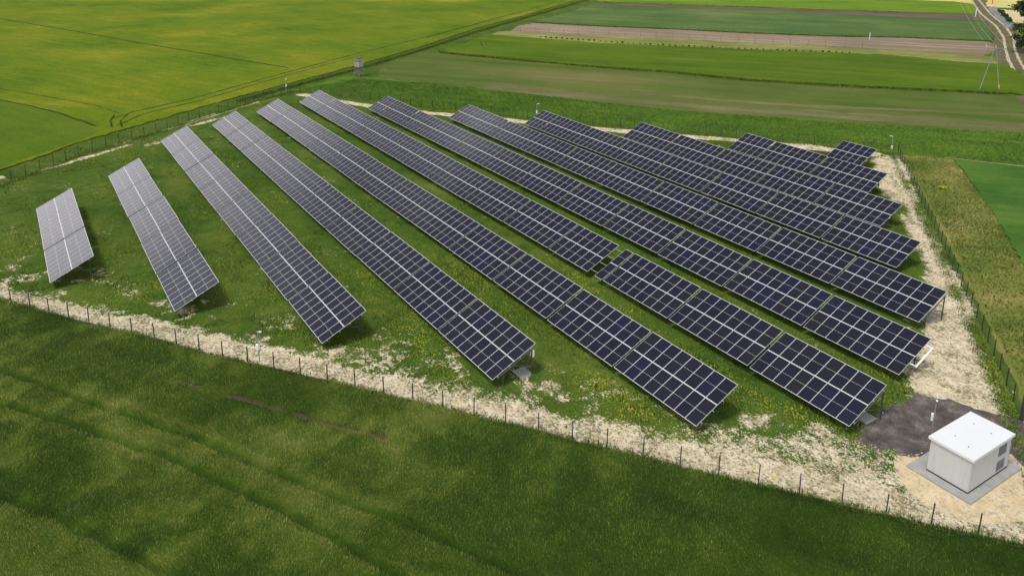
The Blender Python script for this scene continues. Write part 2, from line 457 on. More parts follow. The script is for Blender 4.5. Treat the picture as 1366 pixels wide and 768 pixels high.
def ground_mat():
    m, nt, b = new_mat('ground_cover')
    n = N(nt)
    p = n.pos()
    n1, n2, n3 = n.noise(p, 0.09, 4, 0.6), n.noise(p, 0.7, 4, 0.65), n.noise(p, 5.0, 4, 0.7)
    a = n.math('MULTIPLY_ADD', n1, 0.5, n.math('MULTIPLY_ADD', n2, 0.35, n.math('MULTIPLY', n3, 0.3)))
    grass = n.ramp(n.math('MULTIPLY_ADD', n.math('SUBTRACT', a, 0.575), 2.2, 0.5), ((0.1, (0.028, 0.058, 0.010)), (0.45, (0.058, 0.105, 0.016)), (0.75, (0.110, 0.145, 0.026)), (1.0, (0.19, 0.19, 0.06))))
    ck = n.ramp(n.math('MULTIPLY_ADD', n.noise(p, 1.1, 4, 0.7), 0.6, n.math('MULTIPLY', n3, 0.4)), ((0.3, (0.27, 0.21, 0.12)), (0.45, (0.52, 0.44, 0.285)), (0.58, (0.70, 0.63, 0.47))))
    mk = n.math('ADD', n.attr('chalk'), n.math('ADD', n.math('MULTIPLY', n.math('SUBTRACT', n.noise(p, 1.3, 6, 0.8), 0.5), 1.9), n.math('MULTIPLY', n.math('SUBTRACT', n.noise(p, 5.0, 4, 0.75), 0.5), 1.1)))
    mk = n.step(mk, 0.44, 0.56)
    spk = n.step(n.math('ADD', n.noise(p, 3.2, 5, 0.75), n.math('MULTIPLY', n.noise(p, 0.45, 3, 0.6), 0.5)), 0.755, 0.84)
    ck = n.mix(n.math('MULTIPLY', spk, 0.85), ck, n.ramp(n3, ((0.35, (0.10, 0.10, 0.035)), (0.6, (0.22, 0.19, 0.10)))))
    c = n.mix(mk, grass, ck)
    sd_ = n.ramp(n.math('MULTIPLY_ADD', n.noise(p, 0.9, 4, 0.6), 0.7, n.math('MULTIPLY', n3, 0.3)), ((0.3, (0.50, 0.37, 0.20)), (0.5, (0.64, 0.52, 0.33)), (0.7, (0.72, 0.63, 0.46))))
    c = n.mix(n.step(n.math('ADD', n.attr('sand'), n.math('MULTIPLY', n.math('SUBTRACT', n2, 0.5), 0.8)), 0.4, 0.65), c, sd_)
    gv = n.ramp(n.math('MULTIPLY_ADD', n.noise(p, 11, 3, 0.85), 0.5, n.math('MULTIPLY', n.noise(p, 0.7, 4, 0.65), 0.5)), ((0.34, (0.045, 0.041, 0.039)), (0.45, (0.078, 0.071, 0.068)), (0.53, (0.132, 0.112, 0.096)), (0.64, (0.30, 0.28, 0.26))))
    c = n.mix(n.step(n.math('ADD', n.attr('gravel'), n.math('MULTIPLY', n.math('SUBTRACT', n3, 0.5), 0.6)), 0.42, 0.58), c, gv)
    nt.links.new(c, b.inputs['Base Color'])
    b.inputs['Roughness'].default_value = 0.95
    b.inputs['Specular IOR Level'].default_value = 0.02
    nt.links.new(n.bump(n.math('ADD', n2, n.math('MULTIPLY', n3, 0.6)), 0.7, 0.15), b.inputs['Normal'])
    return m
ground = link('ground', np_mesh('ground', np.stack([gxv, gyv, gz], 1), grid_faces(len(gx), len(gy)), ground_mat(), {'chalk': chalk, 'gravel': grav, 'sand': sand}, True))
tag(ground, kind='structure')

# ------------------------------------------------------------------ fields beyond the fence: sheets with uneven edges
def jitter_poly(pts, step=1.2, amp=0.25):
    out = []
    n = len(pts)
    for i in range(n):
        a, b = Vector(pts[i]), Vector(pts[(i + 1) % n])
        L = (b - a).length
        k = max(1, int(L / step))
        for j in range(k):
            q = a.lerp(b, j / k)
            out.append((q.x + random.uniform(-amp, amp), q.y + random.uniform(-amp, amp)))
    return out

def sheet(name, pts, z, mat, skirt=0.0, step=1.2, amp=0.25, kind='structure', label=None, cat=None):
    P = jitter_poly(pts, step, amp)
    bm = bmesh.new()
    vs = [bm.verts.new((x, y, z)) for x, y in P]
    ed = [bm.edges.new((vs[i], vs[(i + 1) % len(vs)])) for i in range(len(vs))]
    bmesh.ops.triangle_fill(bm, use_beauty=True, use_dissolve=False, edges=ed)
    for f in bm.faces:
        f.normal_update()
        if f.normal.z < 0: f.normal_flip()
    if skirt:
        lo = [bm.verts.new((x + random.uniform(-.1, .1), y + random.uniform(-.1, .1), z - skirt)) for x, y in P]
        for i in range(len(vs)):
            j = (i + 1) % len(vs)
            bm.faces.new((vs[i], lo[i], lo[j], vs[j]))
    me = bpy.data.meshes.new(name)
    bm.to_mesh(me); bm.free()
    me.materials.append(mat)
    return tag(link(name, me), label, cat, None, kind)

def strip(name, pts, width, z, mat, amp=0.12, kind='structure', step=1.5):
    q, n = [], len(pts)
    for i in range(n - 1):
        a, b = Vector(pts[i]), Vector(pts[i + 1])
        k = max(1, int((b - a).length / step))
        q += [a.lerp(b, j / k) for j in range(k)]
    q.append(Vector(pts[-1]))
    v, n = [], len(q)
    for i in range(n):
        d = (q[min(i + 1, n - 1)] - q[max(i - 1, 0)]).normalized()
        s = Vector((-d.y, d.x))
        w1, w2 = width / 2 * random.uniform(.75, 1.2) + random.uniform(-amp, amp), width / 2 * random.uniform(.75, 1.2) + random.uniform(-amp, amp)
        for t in (q[i] - s * w1, q[i] + s * w2): v.append((t.x, t.y, z))
    f = np.array([(2 * i, 2 * i + 2, 2 * i + 3, 2 * i + 1) for i in range(n - 1)])[:, ::-1]
    return tag(link(name, np_mesh(name, np.array(v), f, mat)), kind=kind)

A38 = R(38)
m_barley = field_mat('ripening_barley', ((0.0, (0.0615, 0.1142, 0.0060)), (0.35, (0.0933, 0.1530, 0.0080)), (0.62, (0.1314, 0.1754, 0.0100)), (1.0, (0.2173, 0.2224, 0.0220))), R(24), 0.026, (0.10, 0.5), 1.4, 0.60, 0.25, 0.32, contrast=3.4, bump=1.0)
m_plot = field_mat('green_barley_plot', ((0.0, (0.050, 0.100, 0.007)), (0.5, (0.080, 0.138, 0.010)), (1.0, (0.125, 0.165, 0.016))), R(24), 0.04, (0.10, 0.5), 1.4, 0.5, 0.25, 0.35, contrast=2.6, bump=1.0)
m_tall = field_mat('tall_green_grass', ((0.1, (0.050, 0.115, 0.012)), (0.5, (0.080, 0.160, 0.017)), (0.9, (0.135, 0.205, 0.03))), A38, 0.08, (0.03, 0.45), 2.5, contrast=3.0)
m_mown = field_mat('mown_olive_meadow', ((0.05, (0.050, 0.092, 0.014)), (0.45, (0.080, 0.120, 0.024)), (0.70, (0.120, 0.135, 0.038)), (1.0, (0.19, 0.16, 0.075))), A38, 0.030, (0.012, 0.16), 1.5, 0.42, 0.5, 0.2, 0.6, contrast=3.0)
m_belt = field_mat('mown_brown_belt', ((0.05, (0.0660, 0.1000, 0.0209)), (0.4, (0.1144, 0.1250, 0.0427)), (0.8, (0.1760, 0.1600, 0.0760)), (1.0, (0.2200, 0.1900, 0.1045))), A38, 0.05, (0.02, 0.4), 1.5, 0.42, 0.5, 0.2, 0.6, contrast=3.0)
m_crop2 = field_mat('dense_green_wheat', ((0.05, (0.0420, 0.0862, 0.0063)), (0.5, (0.0756, 0.1320, 0.0081)), (0.8, (0.1050, 0.1584, 0.0126)), (1.0, (0.2016, 0.2112, 0.0405))), A38, 0.022, (0.03, 0.4), 1.5, 0.55, 0.35, 0.2, contrast=3.2)
m_pale = field_mat('dry_pale_grass', ((0.1, (0.072, 0.119, 0.025)), (0.5, (0.19, 0.20, 0.06)), (0.9, (0.38, 0.35, 0.16))), A38, 0.06, (0.03, 0.6), 1.5)
m_plough = field_mat('bare_tilled_soil', ((0.05, (0.1418, 0.1039, 0.0686)), (0.5, (0.2258, 0.1749, 0.1196)), (0.9, (0.3780, 0.3180, 0.2254))), A38, 0.04, (0.010, 0.9), 1.5, 0.25, 0.6, 0.2, 0.6, contrast=3.0)
m_blue = field_mat('blue_green_oats', ((0.05, (0.045, 0.095, 0.026)), (0.5, (0.074, 0.130, 0.036)), (0.9, (0.135, 0.175, 0.055))), A38, 0.025, (0.012, 0.10), 1.0, contrast=3.0)
m_brown = field_mat('dark_brown_soil', ((0.1, (0.075, 0.055, 0.042)), (0.5, (0.12, 0.09, 0.07)), (0.9, (0.18, 0.14, 0.11))), A38, 0.05, (0.015, 0.5), 1.2)
m_bright = field_mat('bright_spring_crop', ((0.1, (0.0558, 0.1256, 0.0110)), (0.5, (0.1107, 0.1978, 0.0153)), (0.9, (0.1722, 0.2408, 0.0255))), A38, 0.03, (0.015, 0.15), 1.0)
m_ripe = field_mat('ripe_yellow_crop', ((0.1, (0.36, 0.30, 0.09)), (0.5, (0.50, 0.43, 0.15)), (0.9, (0.62, 0.56, 0.24))), A38, 0.03, (0.015, 0.15), 1.0)
m_beige = field_mat('beige_stubble', ((0.1, (0.42, 0.34, 0.18)), (0.5, (0.52, 0.44, 0.26)), (0.9, (0.60, 0.54, 0.34))), A38)
m_dkgreen = field_mat('dark_green_clover', ((0.1, (0.0319, 0.0910, 0.0144)), (0.5, (0.0551, 0.1300, 0.0204)), (0.9, (0.0943, 0.1690, 0.0300))), A38, 0.07, (0.1, 0.4), 2.0, contrast=3.2)
m_olive = field_mat('dry_olive_meadow', ((0.05, (0.070, 0.112, 0.018)), (0.4, (0.125, 0.165, 0.032)), (0.7, (0.21, 0.215, 0.055)), (1.0, (0.31, 0.27, 0.10))), R(50), 0.09, (0.12, 0.3), 2.0, 0.5, 0.3, 0.25, 0.9, contrast=3.0)
m_ditch = field_mat('rank_dark_weeds', ((0.1, (0.022, 0.046, 0.008)), (0.5, (0.042, 0.076, 0.012)), (0.9, (0.08, 0.11, 0.024))), R(55), 0.2, (0.1, 0.6), 2.5, 0.3, 0.4, 0.35, 1.0, 0.4)
m_verge = field_mat('green_verge', ((0.1, (0.040, 0.078, 0.012)), (0.5, (0.074, 0.125, 0.019)), (0.9, (0.135, 0.165, 0.034))), R(50), 0.12, (0.1, 0.5), 2.5, 0.4, 0.35, 0.3, 1.0, 0.3, contrast=3.0)
m_tram = field_mat('flattened_crop_soil_and_shade', ((0.1, (0.018, 0.036, 0.006)), (0.5, (0.035, 0.062, 0.008)), (0.9, (0.07, 0.095, 0.016))), 0, 0.2, (0.2, 0.5), 2.5)  # trampled crop and soil, with the shade of the gaps painted in
m_rut = field_mat('pale_dirt_ruts', ((0.1, (0.33, 0.27, 0.19)), (0.5, (0.46, 0.40, 0.30)), (0.9, (0.56, 0.51, 0.40))), R(60), 0.2, (0.1, 0.6), 1.5)
m_lane = field_mat('trodden_grass_and_earth', ((0.1, (0.07, 0.075, 0.03)), (0.5, (0.13, 0.115, 0.06)), (0.9, (0.20, 0.16, 0.09))), R(60), 0.1, (0.05, 0.5), 1.5)
m_asph = field_mat('grey_road_gravel', ((0.1, (0.16, 0.16, 0.16)), (0.5, (0.22, 0.22, 0.215)), (0.9, (0.28, 0.28, 0.27))), R(60), 0.1, (0.05, 0.5), 1.5)
m_path = field_mat('worn_path', ((0.1, (0.14, 0.15, 0.06)), (0.5, (0.26, 0.24, 0.13)), (0.9, (0.38, 0.34, 0.22))), R(38), 0.1, (0.05, 0.5), 1.5)

DITCH = [(-100, -31), (-118.5, -14.5), (-131.5, -1.0), (-142.8, 11.6), (-151.0, 23.4), (-162.2, 38.6), (-173.1, 56.0), (-183.5, 73.4), (-201.2, 99.4), (-226.7, 133.8), (-247.6, 165.4), (-286.4, 223.5), (-340, 300)]
big = [(-104, -36), (-122.0, -17.0), (-134.2, -2.6), (-145.6, 9.6), (-153.8, 21.6), (-164.4, 36.6), (-175.4, 55.2), (-186.4, 72.8), (-204.0, 99.2), (-230.6, 133.6), (-252.0, 166.4), (-290.0, 222.0), (-345, 300), (-600, 300), (-600, -200), (-140, -200)]
sheet('barley_field', big, 0.24, m_barley, 0.24, 0.9, 0.3)
sheet('barley_plot', [(-187.8, -1.9), (-178.7, 3.0), (-168.7, 7.4), (-157, 11.2), (-150.5, 12.2), (-146.4, 9.3), (-135.2, -2.8), (-123.5, -16.5), (-140, -60), (-215, -40)], 0.247, m_plot, 0.01, 0.9, 0.3)
sheet('tall_grass_verge', [(-166.6, 51.4), (-157.4, 58.3), (-138.7, 68.9), (-124.2, 78.8), (-112.7, 86.7), (-98.8, 98.3), (-85.6, 107.9), (-69.7, 118.7), (-60, 124.6), (-20, 152), (-20, 172), (-65.6, 148.6), (-79.9, 134.3), (-94.7, 122.0), (-110.6, 108.7), (-123.4, 100.4), (-141.1, 90.7), (-160.7, 78.5), (-170.0, 72.6), (-176.5, 66.5)], 0.05, m_tall, 0.05, 0.8, 0.3)
sheet('mown_meadow', [(-170.0, 72.6), (-160.7, 78.5), (-141.1, 90.7), (-123.4, 100.4), (-110.6, 108.7), (-94.7, 122.0), (-79.9, 134.3), (-65.6, 148.6), (-20, 172), (-30, 222), (-81.2, 181.1), (-88.3, 175.1), (-104.5, 159.2), (-122.7, 143.8), (-138.5, 135.4), (-153.3, 124.4), (-170.9, 113.8), (-191.6, 102.2), (-196, 96), (-184.5, 79)], 0.035, m_mown, 0.035, 0.9, 0.5)
strip('mown_belt', [(-150, 88.2), (-141.5, 93.5), (-125, 103.2), (-112, 112.3), (-97, 126.2), (-82.6, 138.9), (-68.5, 153.5), (-40, 170)], 7.0, 0.041, m_belt, 0.7, step=3.0)
strip('mown_belt', [(-128, 112), (-112, 122.5), (-100, 133), (-86, 148.5), (-72, 163)], 2.4, 0.045, m_belt, 0.5, step=3.0)
sheet('wheat_field', [(-194.8, 101.6), (-191.0, 102.6), (-170.7, 114.4), (-153.1, 125.0), (-138.3, 136.0), (-122.5, 144.4), (-104.3, 159.8), (-88.1, 175.7), (-81.0, 181.7), (-88, 199), (-101.9, 214.6), (-110.3, 209.1), (-125.4, 203.0), (-139.4, 190.2), (-153.9, 176.2), (-169.0, 162.0), (-184.8, 147.6), (-201.4, 137.5), (-214.8, 130.0)], 0.38, m_crop2, 0.38, 0.9, 0.5)
sheet('dry_grass_strip', [(-214.8, 130.0), (-201.4, 137.5), (-184.8, 147.6), (-169.0, 162.0), (-153.9, 176.2), (-139.4, 190.2), (-125.4, 203.0), (-110.3, 209.1), (-101.9, 214.6), (-108, 226.5), (-112.9, 225.3), (-122.9, 220.8), (-138.0, 208.6), (-153.9, 195.8), (-170.6, 182.2), (-188.3, 167.9), (-205.7, 151.7), (-220.1, 141.0), (-222, 137)], 0.045, m_pale, 0.045, 0.9, 0.5)
sheet('ploughed_field', [(-220.1, 141.0), (-205.7, 151.7), (-188.3, 167.9), (-170.6, 182.2), (-153.9, 195.8), (-138.0, 208.6), (-122.9, 220.8), (-112.9, 225.3), (-117.5, 244), (-125.6, 253.3), (-144.6, 236.9), (-158.9, 219.4), (-175.8, 204.2), (-194.9, 189.5), (-213.7, 172.8), (-233.4, 159.0), (-230, 150)], 0.04, m_plough, 0.04, 0.9, 0.5)
sheet('oat_field', [(-236, 161.5), (-233.4, 160.0), (-213.7, 173.8), (-194.9, 190.5), (-175.8, 205.2), (-158.9, 220.4), (-144.6, 237.9), (-125.6, 254.3), (-131, 266), (-151, 299), (-155.9, 301.4), (-175.5, 285.9), (-196.2, 269.6), (-219.9, 254.3), (-243.3, 236.0), (-269.8, 213.7), (-252, 188)], 0.34, m_blue, 0.34, 0.9, 0.5)
sheet('brown_soil_strip', [(-269.8, 213.7), (-243.3, 236.0), (-219.9, 254.3), (-196.2, 269.6), (-175.5, 285.9), (-155.9, 301.4), (-151, 299), (-162, 320.4), (-166.0, 321.4), (-185.7, 302.0), (-206.1, 282.9), (-229.4, 265.1), (-251.9, 244.2), (-277.9, 224.2)], 0.03, m_brown, 0.03, 0.9, 0.5)
sheet('spring_crop_field', [(-277.9, 224.6), (-251.9, 244.6), (-229.4, 265.5), (-206.1, 283.3), (-185.7, 302.4), (-166.0, 321.6), (-167, 324), (-187, 358), (-197.7, 361.0), (-240, 330), (-330, 260), (-300, 233)], 0.33, m_bright, 0.33, 0.9, 0.5)
sheet('ripe_field', [(-197.7, 361.2), (-187.0, 358.2), (-201, 384), (-240, 450), (-420, 430), (-330, 320), (-240, 332)], 0.3, m_ripe, 0.3, 2, 0.4)
sheet('ripe_crop_strip', [(-196, 388), (-179.5, 354.5), (-160, 358), (-90, 420), (-150, 470)], 0.3, m_ripe, 0.3, 2, 0.4)
sheet('stubble_field', [(-172.6, 349.0), (-158.6, 351.2), (-112, 300), (-139.4, 300.6), (-147.1, 310.6)], 0.03, m_beige, 0.03, 2, 0.4)
sheet('meadow_by_lane', [(-139, 298), (-112, 299), (-60, 230), (-95, 215), (-111, 244), (-126, 270)], 0.024, m_bright, 0.024, 2, 0.4)
sheet('lane_verge', [(-206, 392), (-199, 378.0), (-168.6, 322), (-146.5, 290), (-130.0, 263), (-119, 243), (-108.4, 223), (-92.6, 196), (-70, 160), (-62, 164), (-94, 217.5), (-109.0, 243), (-123.6, 270.4), (-140.6, 299), (-165.5, 338.4), (-192, 386)], 0.05, m_lane, 0.05, 1.5, 0.3)
TRL = [(-205, 390), (-198.7, 378.6), (-166.2, 325.2), (-144.0, 293.0), (-127.6, 265.4), (-116.2, 243.6), (-105.2, 223.4), (-90.2, 197.6), (-72, 166)]
TRR = [(-202.2, 391), (-196.3, 380.6), (-163.6, 327.4), (-141.6, 294.6), (-125.2, 266.6), (-113.6, 243.6), (-102.4, 223.4), (-87.6, 199.0), (-69.6, 168)]
strip('dirt_track', TRL, 0.75, 0.075, m_rut)
strip('dirt_track', TRR, 0.7, 0.079, m_rut)
strip('road', [(-181, 362), (-170.0, 342), (-158, 323), (-146, 305), (-138.0, 290)], 3.4, 0.085, m_asph)
sheet('olive_meadow', [(-69.3, 118.0), (-56.3, 102.4), (-46.4, 90.4), (-39.5, 81.8), (-32.9, 73.6), (-27.9, 67.4), (-23.0, 61.1), (-14.2, 49.9), (14, 74), (-37.0, 89.2), (-41.6, 95.2), (-47.0, 102.6), (-57.3, 115.3), (-63.9, 122.6)], 0.03, m_olive, 0.03, 0.9, 0.25)
sheet('clover_field', [(-63.7, 122.6), (-57.2, 115.3), (-46.9, 102.6), (-41.5, 95.2), (-36.9, 89.2), (14, 74), (60, 110), (10, 160), (-55.6, 128.0)], 0.16, m_dkgreen, 0.16, 0.8, 0.2)
strip('path', [(-64.5, 122.0), (-59.2, 125.2), (-55.6, 127.6), (-20, 151), (20, 178)], 0.32, 0.18, m_path, 0.1)
# weedy verge between fence and barley, with the ditch along the barley edge
vg = LEFT[1:] + [(-176.5, 66.5), (-184.5, 79), (-196, 96), (-204.6, 106), (-218, 131), (-224, 137), (-236, 161), (-253, 187), (-276, 221), (-300, 250), (-345, 300), (-290, 222), (-252, 166.4), (-230.6, 133.6), (-204, 99.2), (-186.4, 72.8), (-175.4, 55.2), (-164.4, 36.6), (-153.8, 21.6), (-145.6, 9.6), (-134.2, -2.6)]
sheet('grass_verge', vg, 0.02, m_verge, 0.02, 1.2, 0.3)
strip('ditch', DITCH[5:], 1.7, 0.06, m_ditch, 0.35, step=1.0)
# wheel marks in the barley: flat strips, shade of the gaps put into their colour
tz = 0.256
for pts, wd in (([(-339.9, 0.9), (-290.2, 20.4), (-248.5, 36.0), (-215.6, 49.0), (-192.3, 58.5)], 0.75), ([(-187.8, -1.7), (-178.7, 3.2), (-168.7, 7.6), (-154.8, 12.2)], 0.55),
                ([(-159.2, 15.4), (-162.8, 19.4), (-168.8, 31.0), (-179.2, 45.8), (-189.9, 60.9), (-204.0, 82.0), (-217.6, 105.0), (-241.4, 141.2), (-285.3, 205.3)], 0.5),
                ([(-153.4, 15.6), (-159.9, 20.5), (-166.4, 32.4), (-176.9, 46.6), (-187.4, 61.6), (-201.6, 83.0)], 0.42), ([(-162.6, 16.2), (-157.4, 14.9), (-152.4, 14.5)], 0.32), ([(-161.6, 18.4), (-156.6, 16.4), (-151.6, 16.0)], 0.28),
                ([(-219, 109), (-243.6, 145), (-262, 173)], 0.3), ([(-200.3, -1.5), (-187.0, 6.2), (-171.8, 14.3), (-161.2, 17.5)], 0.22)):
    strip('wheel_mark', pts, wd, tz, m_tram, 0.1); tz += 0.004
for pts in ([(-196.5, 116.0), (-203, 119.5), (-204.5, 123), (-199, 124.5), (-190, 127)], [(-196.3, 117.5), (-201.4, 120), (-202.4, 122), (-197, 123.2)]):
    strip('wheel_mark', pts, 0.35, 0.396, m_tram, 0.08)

# ------------------------------------------------------------------ crop in the foreground: canopy plus leaves
nl = np.array(NEAR)
cum = np.concatenate([[0], np.cumsum(np.hypot(*np.diff(nl, axis=0).T))])
FN = np.array((0.597, -0.802))
def fence_pt(s):
    return np.interp(s, cum, nl[:, 0]), np.interp(s, cum, nl[:, 1])
TRA = [(-84, -11.5), (-71.5, -3.6), (-62.1, 2.6), (-54.7, 7.6), (-48.2, 11.1), (-42.7, 14.3), (-37.6, 17.6), (-31.9, 20.5), (-20, 28)]
TRB = [(-80, -12.5), (-66.6, -3.7), (-58.9, 1.7), (-52.9, 5.8), (-46.8, 9.2), (-40.5, 12.5), (-35.5, 14.7), (-24, 21)]
BARE = [(-62.5, 8.3), (-58.5, 11.1), (-53.8, 14.4), (-49.9, 17.0), (-46.8, 19.4)]
EDGE = [(-66, -14), (-54.7, -3.9), (-51.2, -1.5), (-47.4, 1.0), (-42.4, 3.9), (-30, 11)]
YBAND = [(-60, 3.6), (-52, 8.4), (-46.5, 11.8), (-40, 14.9), (-34, 17.6)]
def crop_fields(x, y):
    """height of the canopy and a 0..1 colour value: lodged (wind-laid) patches show paler stems"""
    wx, wy = x + 2.5 * (fbm(x, y, 6, 2, 2) - 0.5), y + 2.5 * (fbm(x, y, 6, 5, 2) - 0.5)
    ux, uy = wx * 0.8 + wy * 0.6, -wx * 0.6 + wy * 0.8
    lod = fbm(ux * 1.25, uy * 0.8, 2.9, 4, 4)
    far_r = sstep(-50, -22, x)
    lodge = sstep(0.36, 0.86, lod + 0.35 * (fbm(x, y, 1.3, 6, 3) - 0.5)) * (1 - 0.7 * far_r)
    tram = np.minimum(dist_poly(wx * .1 + x * .9, wy * .1 + y * .9, TRA), dist_poly(wx * .1 + x * .9, wy * .1 + y * .9, TRB))
    bare = dist_poly(x, y, BARE)
    t1 = sstep(0.48, 0.14, tram + 0.25 * (fbm(x, y, 1.4, 2, 2) - 0.5))
    t2 = sstep(0.27, 0.08, bare + 0.5 * (fbm(x, y, 1.0, 1, 2) - 0.4))
    ru, rv = x * 0.83 + y * 0.56, -x * 0.56 + y * 0.83
    rows = fbm(ru / 9, rv, 1.5, 3, 3) - 0.5
    h = 0.40 + 0.20 * (fbm(x, y, 3.0, 0, 3) - 0.5) - 0.16 * lodge - 0.30 * t1 - 0.30 * t2 + 0.10 * rows
    col = 0.28 + 0.28 * lodge + 0.30 * rows + 0.22 * (fbm(x, y, 0.7, 7, 2) - 0.5) + 0.10 * sstep(2.0, 0.3, dist_poly(x, y, YBAND)) * (1 - far_r) + 0.26 * (fbm(x, y, 9, 6, 3) - 0.5) - 0.10 * far_r + 0.10 * sstep(1.6, 0.5, tram) * (1 - far_r)
    side = (x + 47) * 0.6 + (y - 1) * -0.8                            # brighter weeds beyond the field edge, bottom left
    ex, ey = np.interp(x, [p[0] for p in EDGE], [p[1] for p in EDGE]), 0
    below = sstep(0.2, 1.2, ex - y)                                       # lusher weeds past the field edge
    el = sstep(0.55, 0.15, dist_poly(x, y, EDGE) + 0.3 * (fbm(x, y, 1.2, 4, 2) - 0.5))
    col = col * (1 - below) + below * (0.47 + 0.3 * (fbm(x, y, 1.5, 7, 3) - 0.5)) - 0.22 * t1 - 0.2 * el
    h = h - 0.22 * el + 0.15 * below * (fbm(x, y, 1.0, 3, 2) - 0.5)
    h = np.maximum(h, 0.07)
    return h, np.clip(col, 0, 1), lodge, t1, t2
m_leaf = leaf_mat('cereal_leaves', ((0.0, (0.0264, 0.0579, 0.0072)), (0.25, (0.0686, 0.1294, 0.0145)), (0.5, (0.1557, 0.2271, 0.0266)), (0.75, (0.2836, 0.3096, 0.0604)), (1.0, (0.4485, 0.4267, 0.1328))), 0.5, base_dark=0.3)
def canopy_mat():
    m, nt, b = new_mat('crop_canopy')
    n = N(nt)
    p = n.pos()
    a = n.math('ADD', n.attr('tint'), n.math('MULTIPLY', n.math('SUBTRACT', n.noise(p, 4.5, 4, 0.7), 0.5), 0.5))
    c = n.ramp(a, ((0.0, (0.020, 0.044, 0.006)), (0.3, (0.038, 0.075, 0.009)), (0.55, (0.075, 0.112, 0.017)), (0.85, (0.12, 0.13, 0.036)), (1.0, (0.18, 0.15, 0.06))))
    c = n.mix(n.attr('bare'), c, (0.105, 0.080, 0.045))
    nt.links.new(c, b.inputs['Base Color'])
    b.inputs['Roughness'].default_value = 0.95
    b.inputs['Specular IOR Level'].default_value = 0.02
    nt.links.new(n.bump(n.noise(p, 5.0, 4, 0.7), 0.9, 0.2), b.inputs['Normal'])
    return m
ss, tt = np.arange(0, cum[-1], 0.3), np.concatenate([[0.02, 0.1], np.arange(0.35, 46, 0.3)])
SS, TT = np.meshgrid(ss, tt)
fx, fy = fence_pt(SS.ravel())
tv = TT.ravel() + 0.25
edge_w = 0.35 * (fbm(fx, fy, 1.5, 3, 2) - 0.5)
cx_, cy_ = fx + FN[0] * (tv + edge_w), fy + FN[1] * (tv + edge_w)
h_, c_, lo_, t1_, t2_ = crop_fields(cx_, cy_)
rampup = sstep(0.25, 0.75, tv)
link('crop_field', np_mesh('crop_field', np.stack([cx_, cy_, 0.02 + h_ * rampup], 1), grid_faces(len(ss), len(tt)), canopy_mat(), {'tint': c_, 'bare': t2_}, True))['kind'] = 'structure'
nb = 900000
sv, tv = rng.random(nb) * 118 + 6, 0.1 + 33 * rng.random(nb)
bx, by = fence_pt(sv)
bx, by = bx + FN[0] * tv, by + FN[1] * tv
hb, cb, lob, t1b, t2b = crop_fields(bx, by)
keep = (rng.random(nb) > 0.45 * t1b) & (rng.random(nb) > 0.97 * t2b)
# keep what the photograph (and a step to the side) can see
camside = (bx - -16.1) * 0.0 + 1
keep &= sdf(bx, by, [(-118, -28), (-62, -34), (-34, -10), (-2, 44), (-12, 52), (-40, 34), (-80, 4)]) > -1.5
bx, by, hb, cb, lob, tv = bx[keep], by[keep], hb[keep], cb[keep], lob[keep], tv[keep]
nb = len(bx)
wa = 2 * math.pi * fbm(bx, by, 8, 2, 2)
ln = 0.05 + 0.22 * lob
lean = (np.cos(wa) * ln + rng.normal(0, 0.05, nb), np.sin(wa) * ln + rng.normal(0, 0.05, nb))
zb = 0.02 + hb * sstep(0.0, 0.5, tv) - 0.10
hh = (0.15 + 0.20 * rng.random(nb)) * (1 - 0.35 * lob)
tint = np.clip(cb + rng.normal(0, 0.24, nb), 0, 1)
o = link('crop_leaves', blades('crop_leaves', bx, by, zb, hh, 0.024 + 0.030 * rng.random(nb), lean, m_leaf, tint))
tag(o, 'dark green cereal leaves with paler wind-laid patches in front of the fence', 'crop', kind='stuff')

# ------------------------------------------------------------------ rows of solar tables
TILT, SLOPE, PITCH = R(25.38), 4.58, 9.45789
CW = (PITCH - 0.23) / 8
LOWZ = 0.8
PW, PL, PT = CW - 0.014, (SLOPE - 0.02) / 2, 0.035
def panel_mesh():
    bm = bmesh.new()
    fr, e = 0.017, 0.034
    # frame: four bars
    box(bm, -PW / 2, PW / 2, 0, e, 0, PT); box(bm, -PW / 2, PW / 2, PL - e, PL, 0, PT)
    box(bm, -PW / 2, -PW / 2 + fr, e, PL - e, 0, PT); box(bm, PW / 2 - fr, PW / 2, e, PL - e, 0, PT)
    # glass in two halves with the pale busbar gap between, and the backsheet below
    g = 0.007
    box(bm, -PW / 2 + fr, PW / 2 - fr, e, PL / 2 - g, 0.022, 0.031, 1)
    box(bm, -PW / 2 + fr, PW / 2 - fr, PL / 2 + g, PL - e, 0.022, 0.031, 1)
    box(bm, -PW / 2 + fr, PW / 2 - fr, PL / 2 - g, PL / 2 + g, 0.022, 0.0305, 2)
    box(bm, -PW / 2 + fr, PW / 2 - fr, e, PL - e, 0.014, 0.018, 2)
    return to_mesh(bm, 'solar_panel', [M_alu, M_glass, M_back])
ME_panel = panel_mesh()
_cache = {}
def rail_mesh(L):
    k = ('rail', round(L, 3))
    if k not in _cache:
        bm = bmesh.new()
        box(bm, 0, L, -0.03, 0.03, -0.09, -0.005)
        _cache[k] = to_mesh(bm, 'rail', M_galv)
    return _cache[k]
def one(name, fn, mat):
    bm = bmesh.new(); fn(bm)
    return to_mesh(bm, name, mat)
ct, st_ = math.cos(TILT), math.sin(TILT)
ME_rafter = one('rafter', lambda bm: bar(bm, (0, 0.45 * ct, 0.45 * st_ - 0.16), (0, 4.2 * ct, 4.2 * st_ - 0.16), 0.06, 0.11), M_dark)
fy_, ry_ = 1.05 * ct, 4.1 * ct
ME_front = one('front_post', lambda bm: (box(bm, -0.05, 0.05, fy_ - 0.03, fy_ + 0.03, -LOWZ - 0.2, 1.05 * st_ - 0.2)), M_dark)
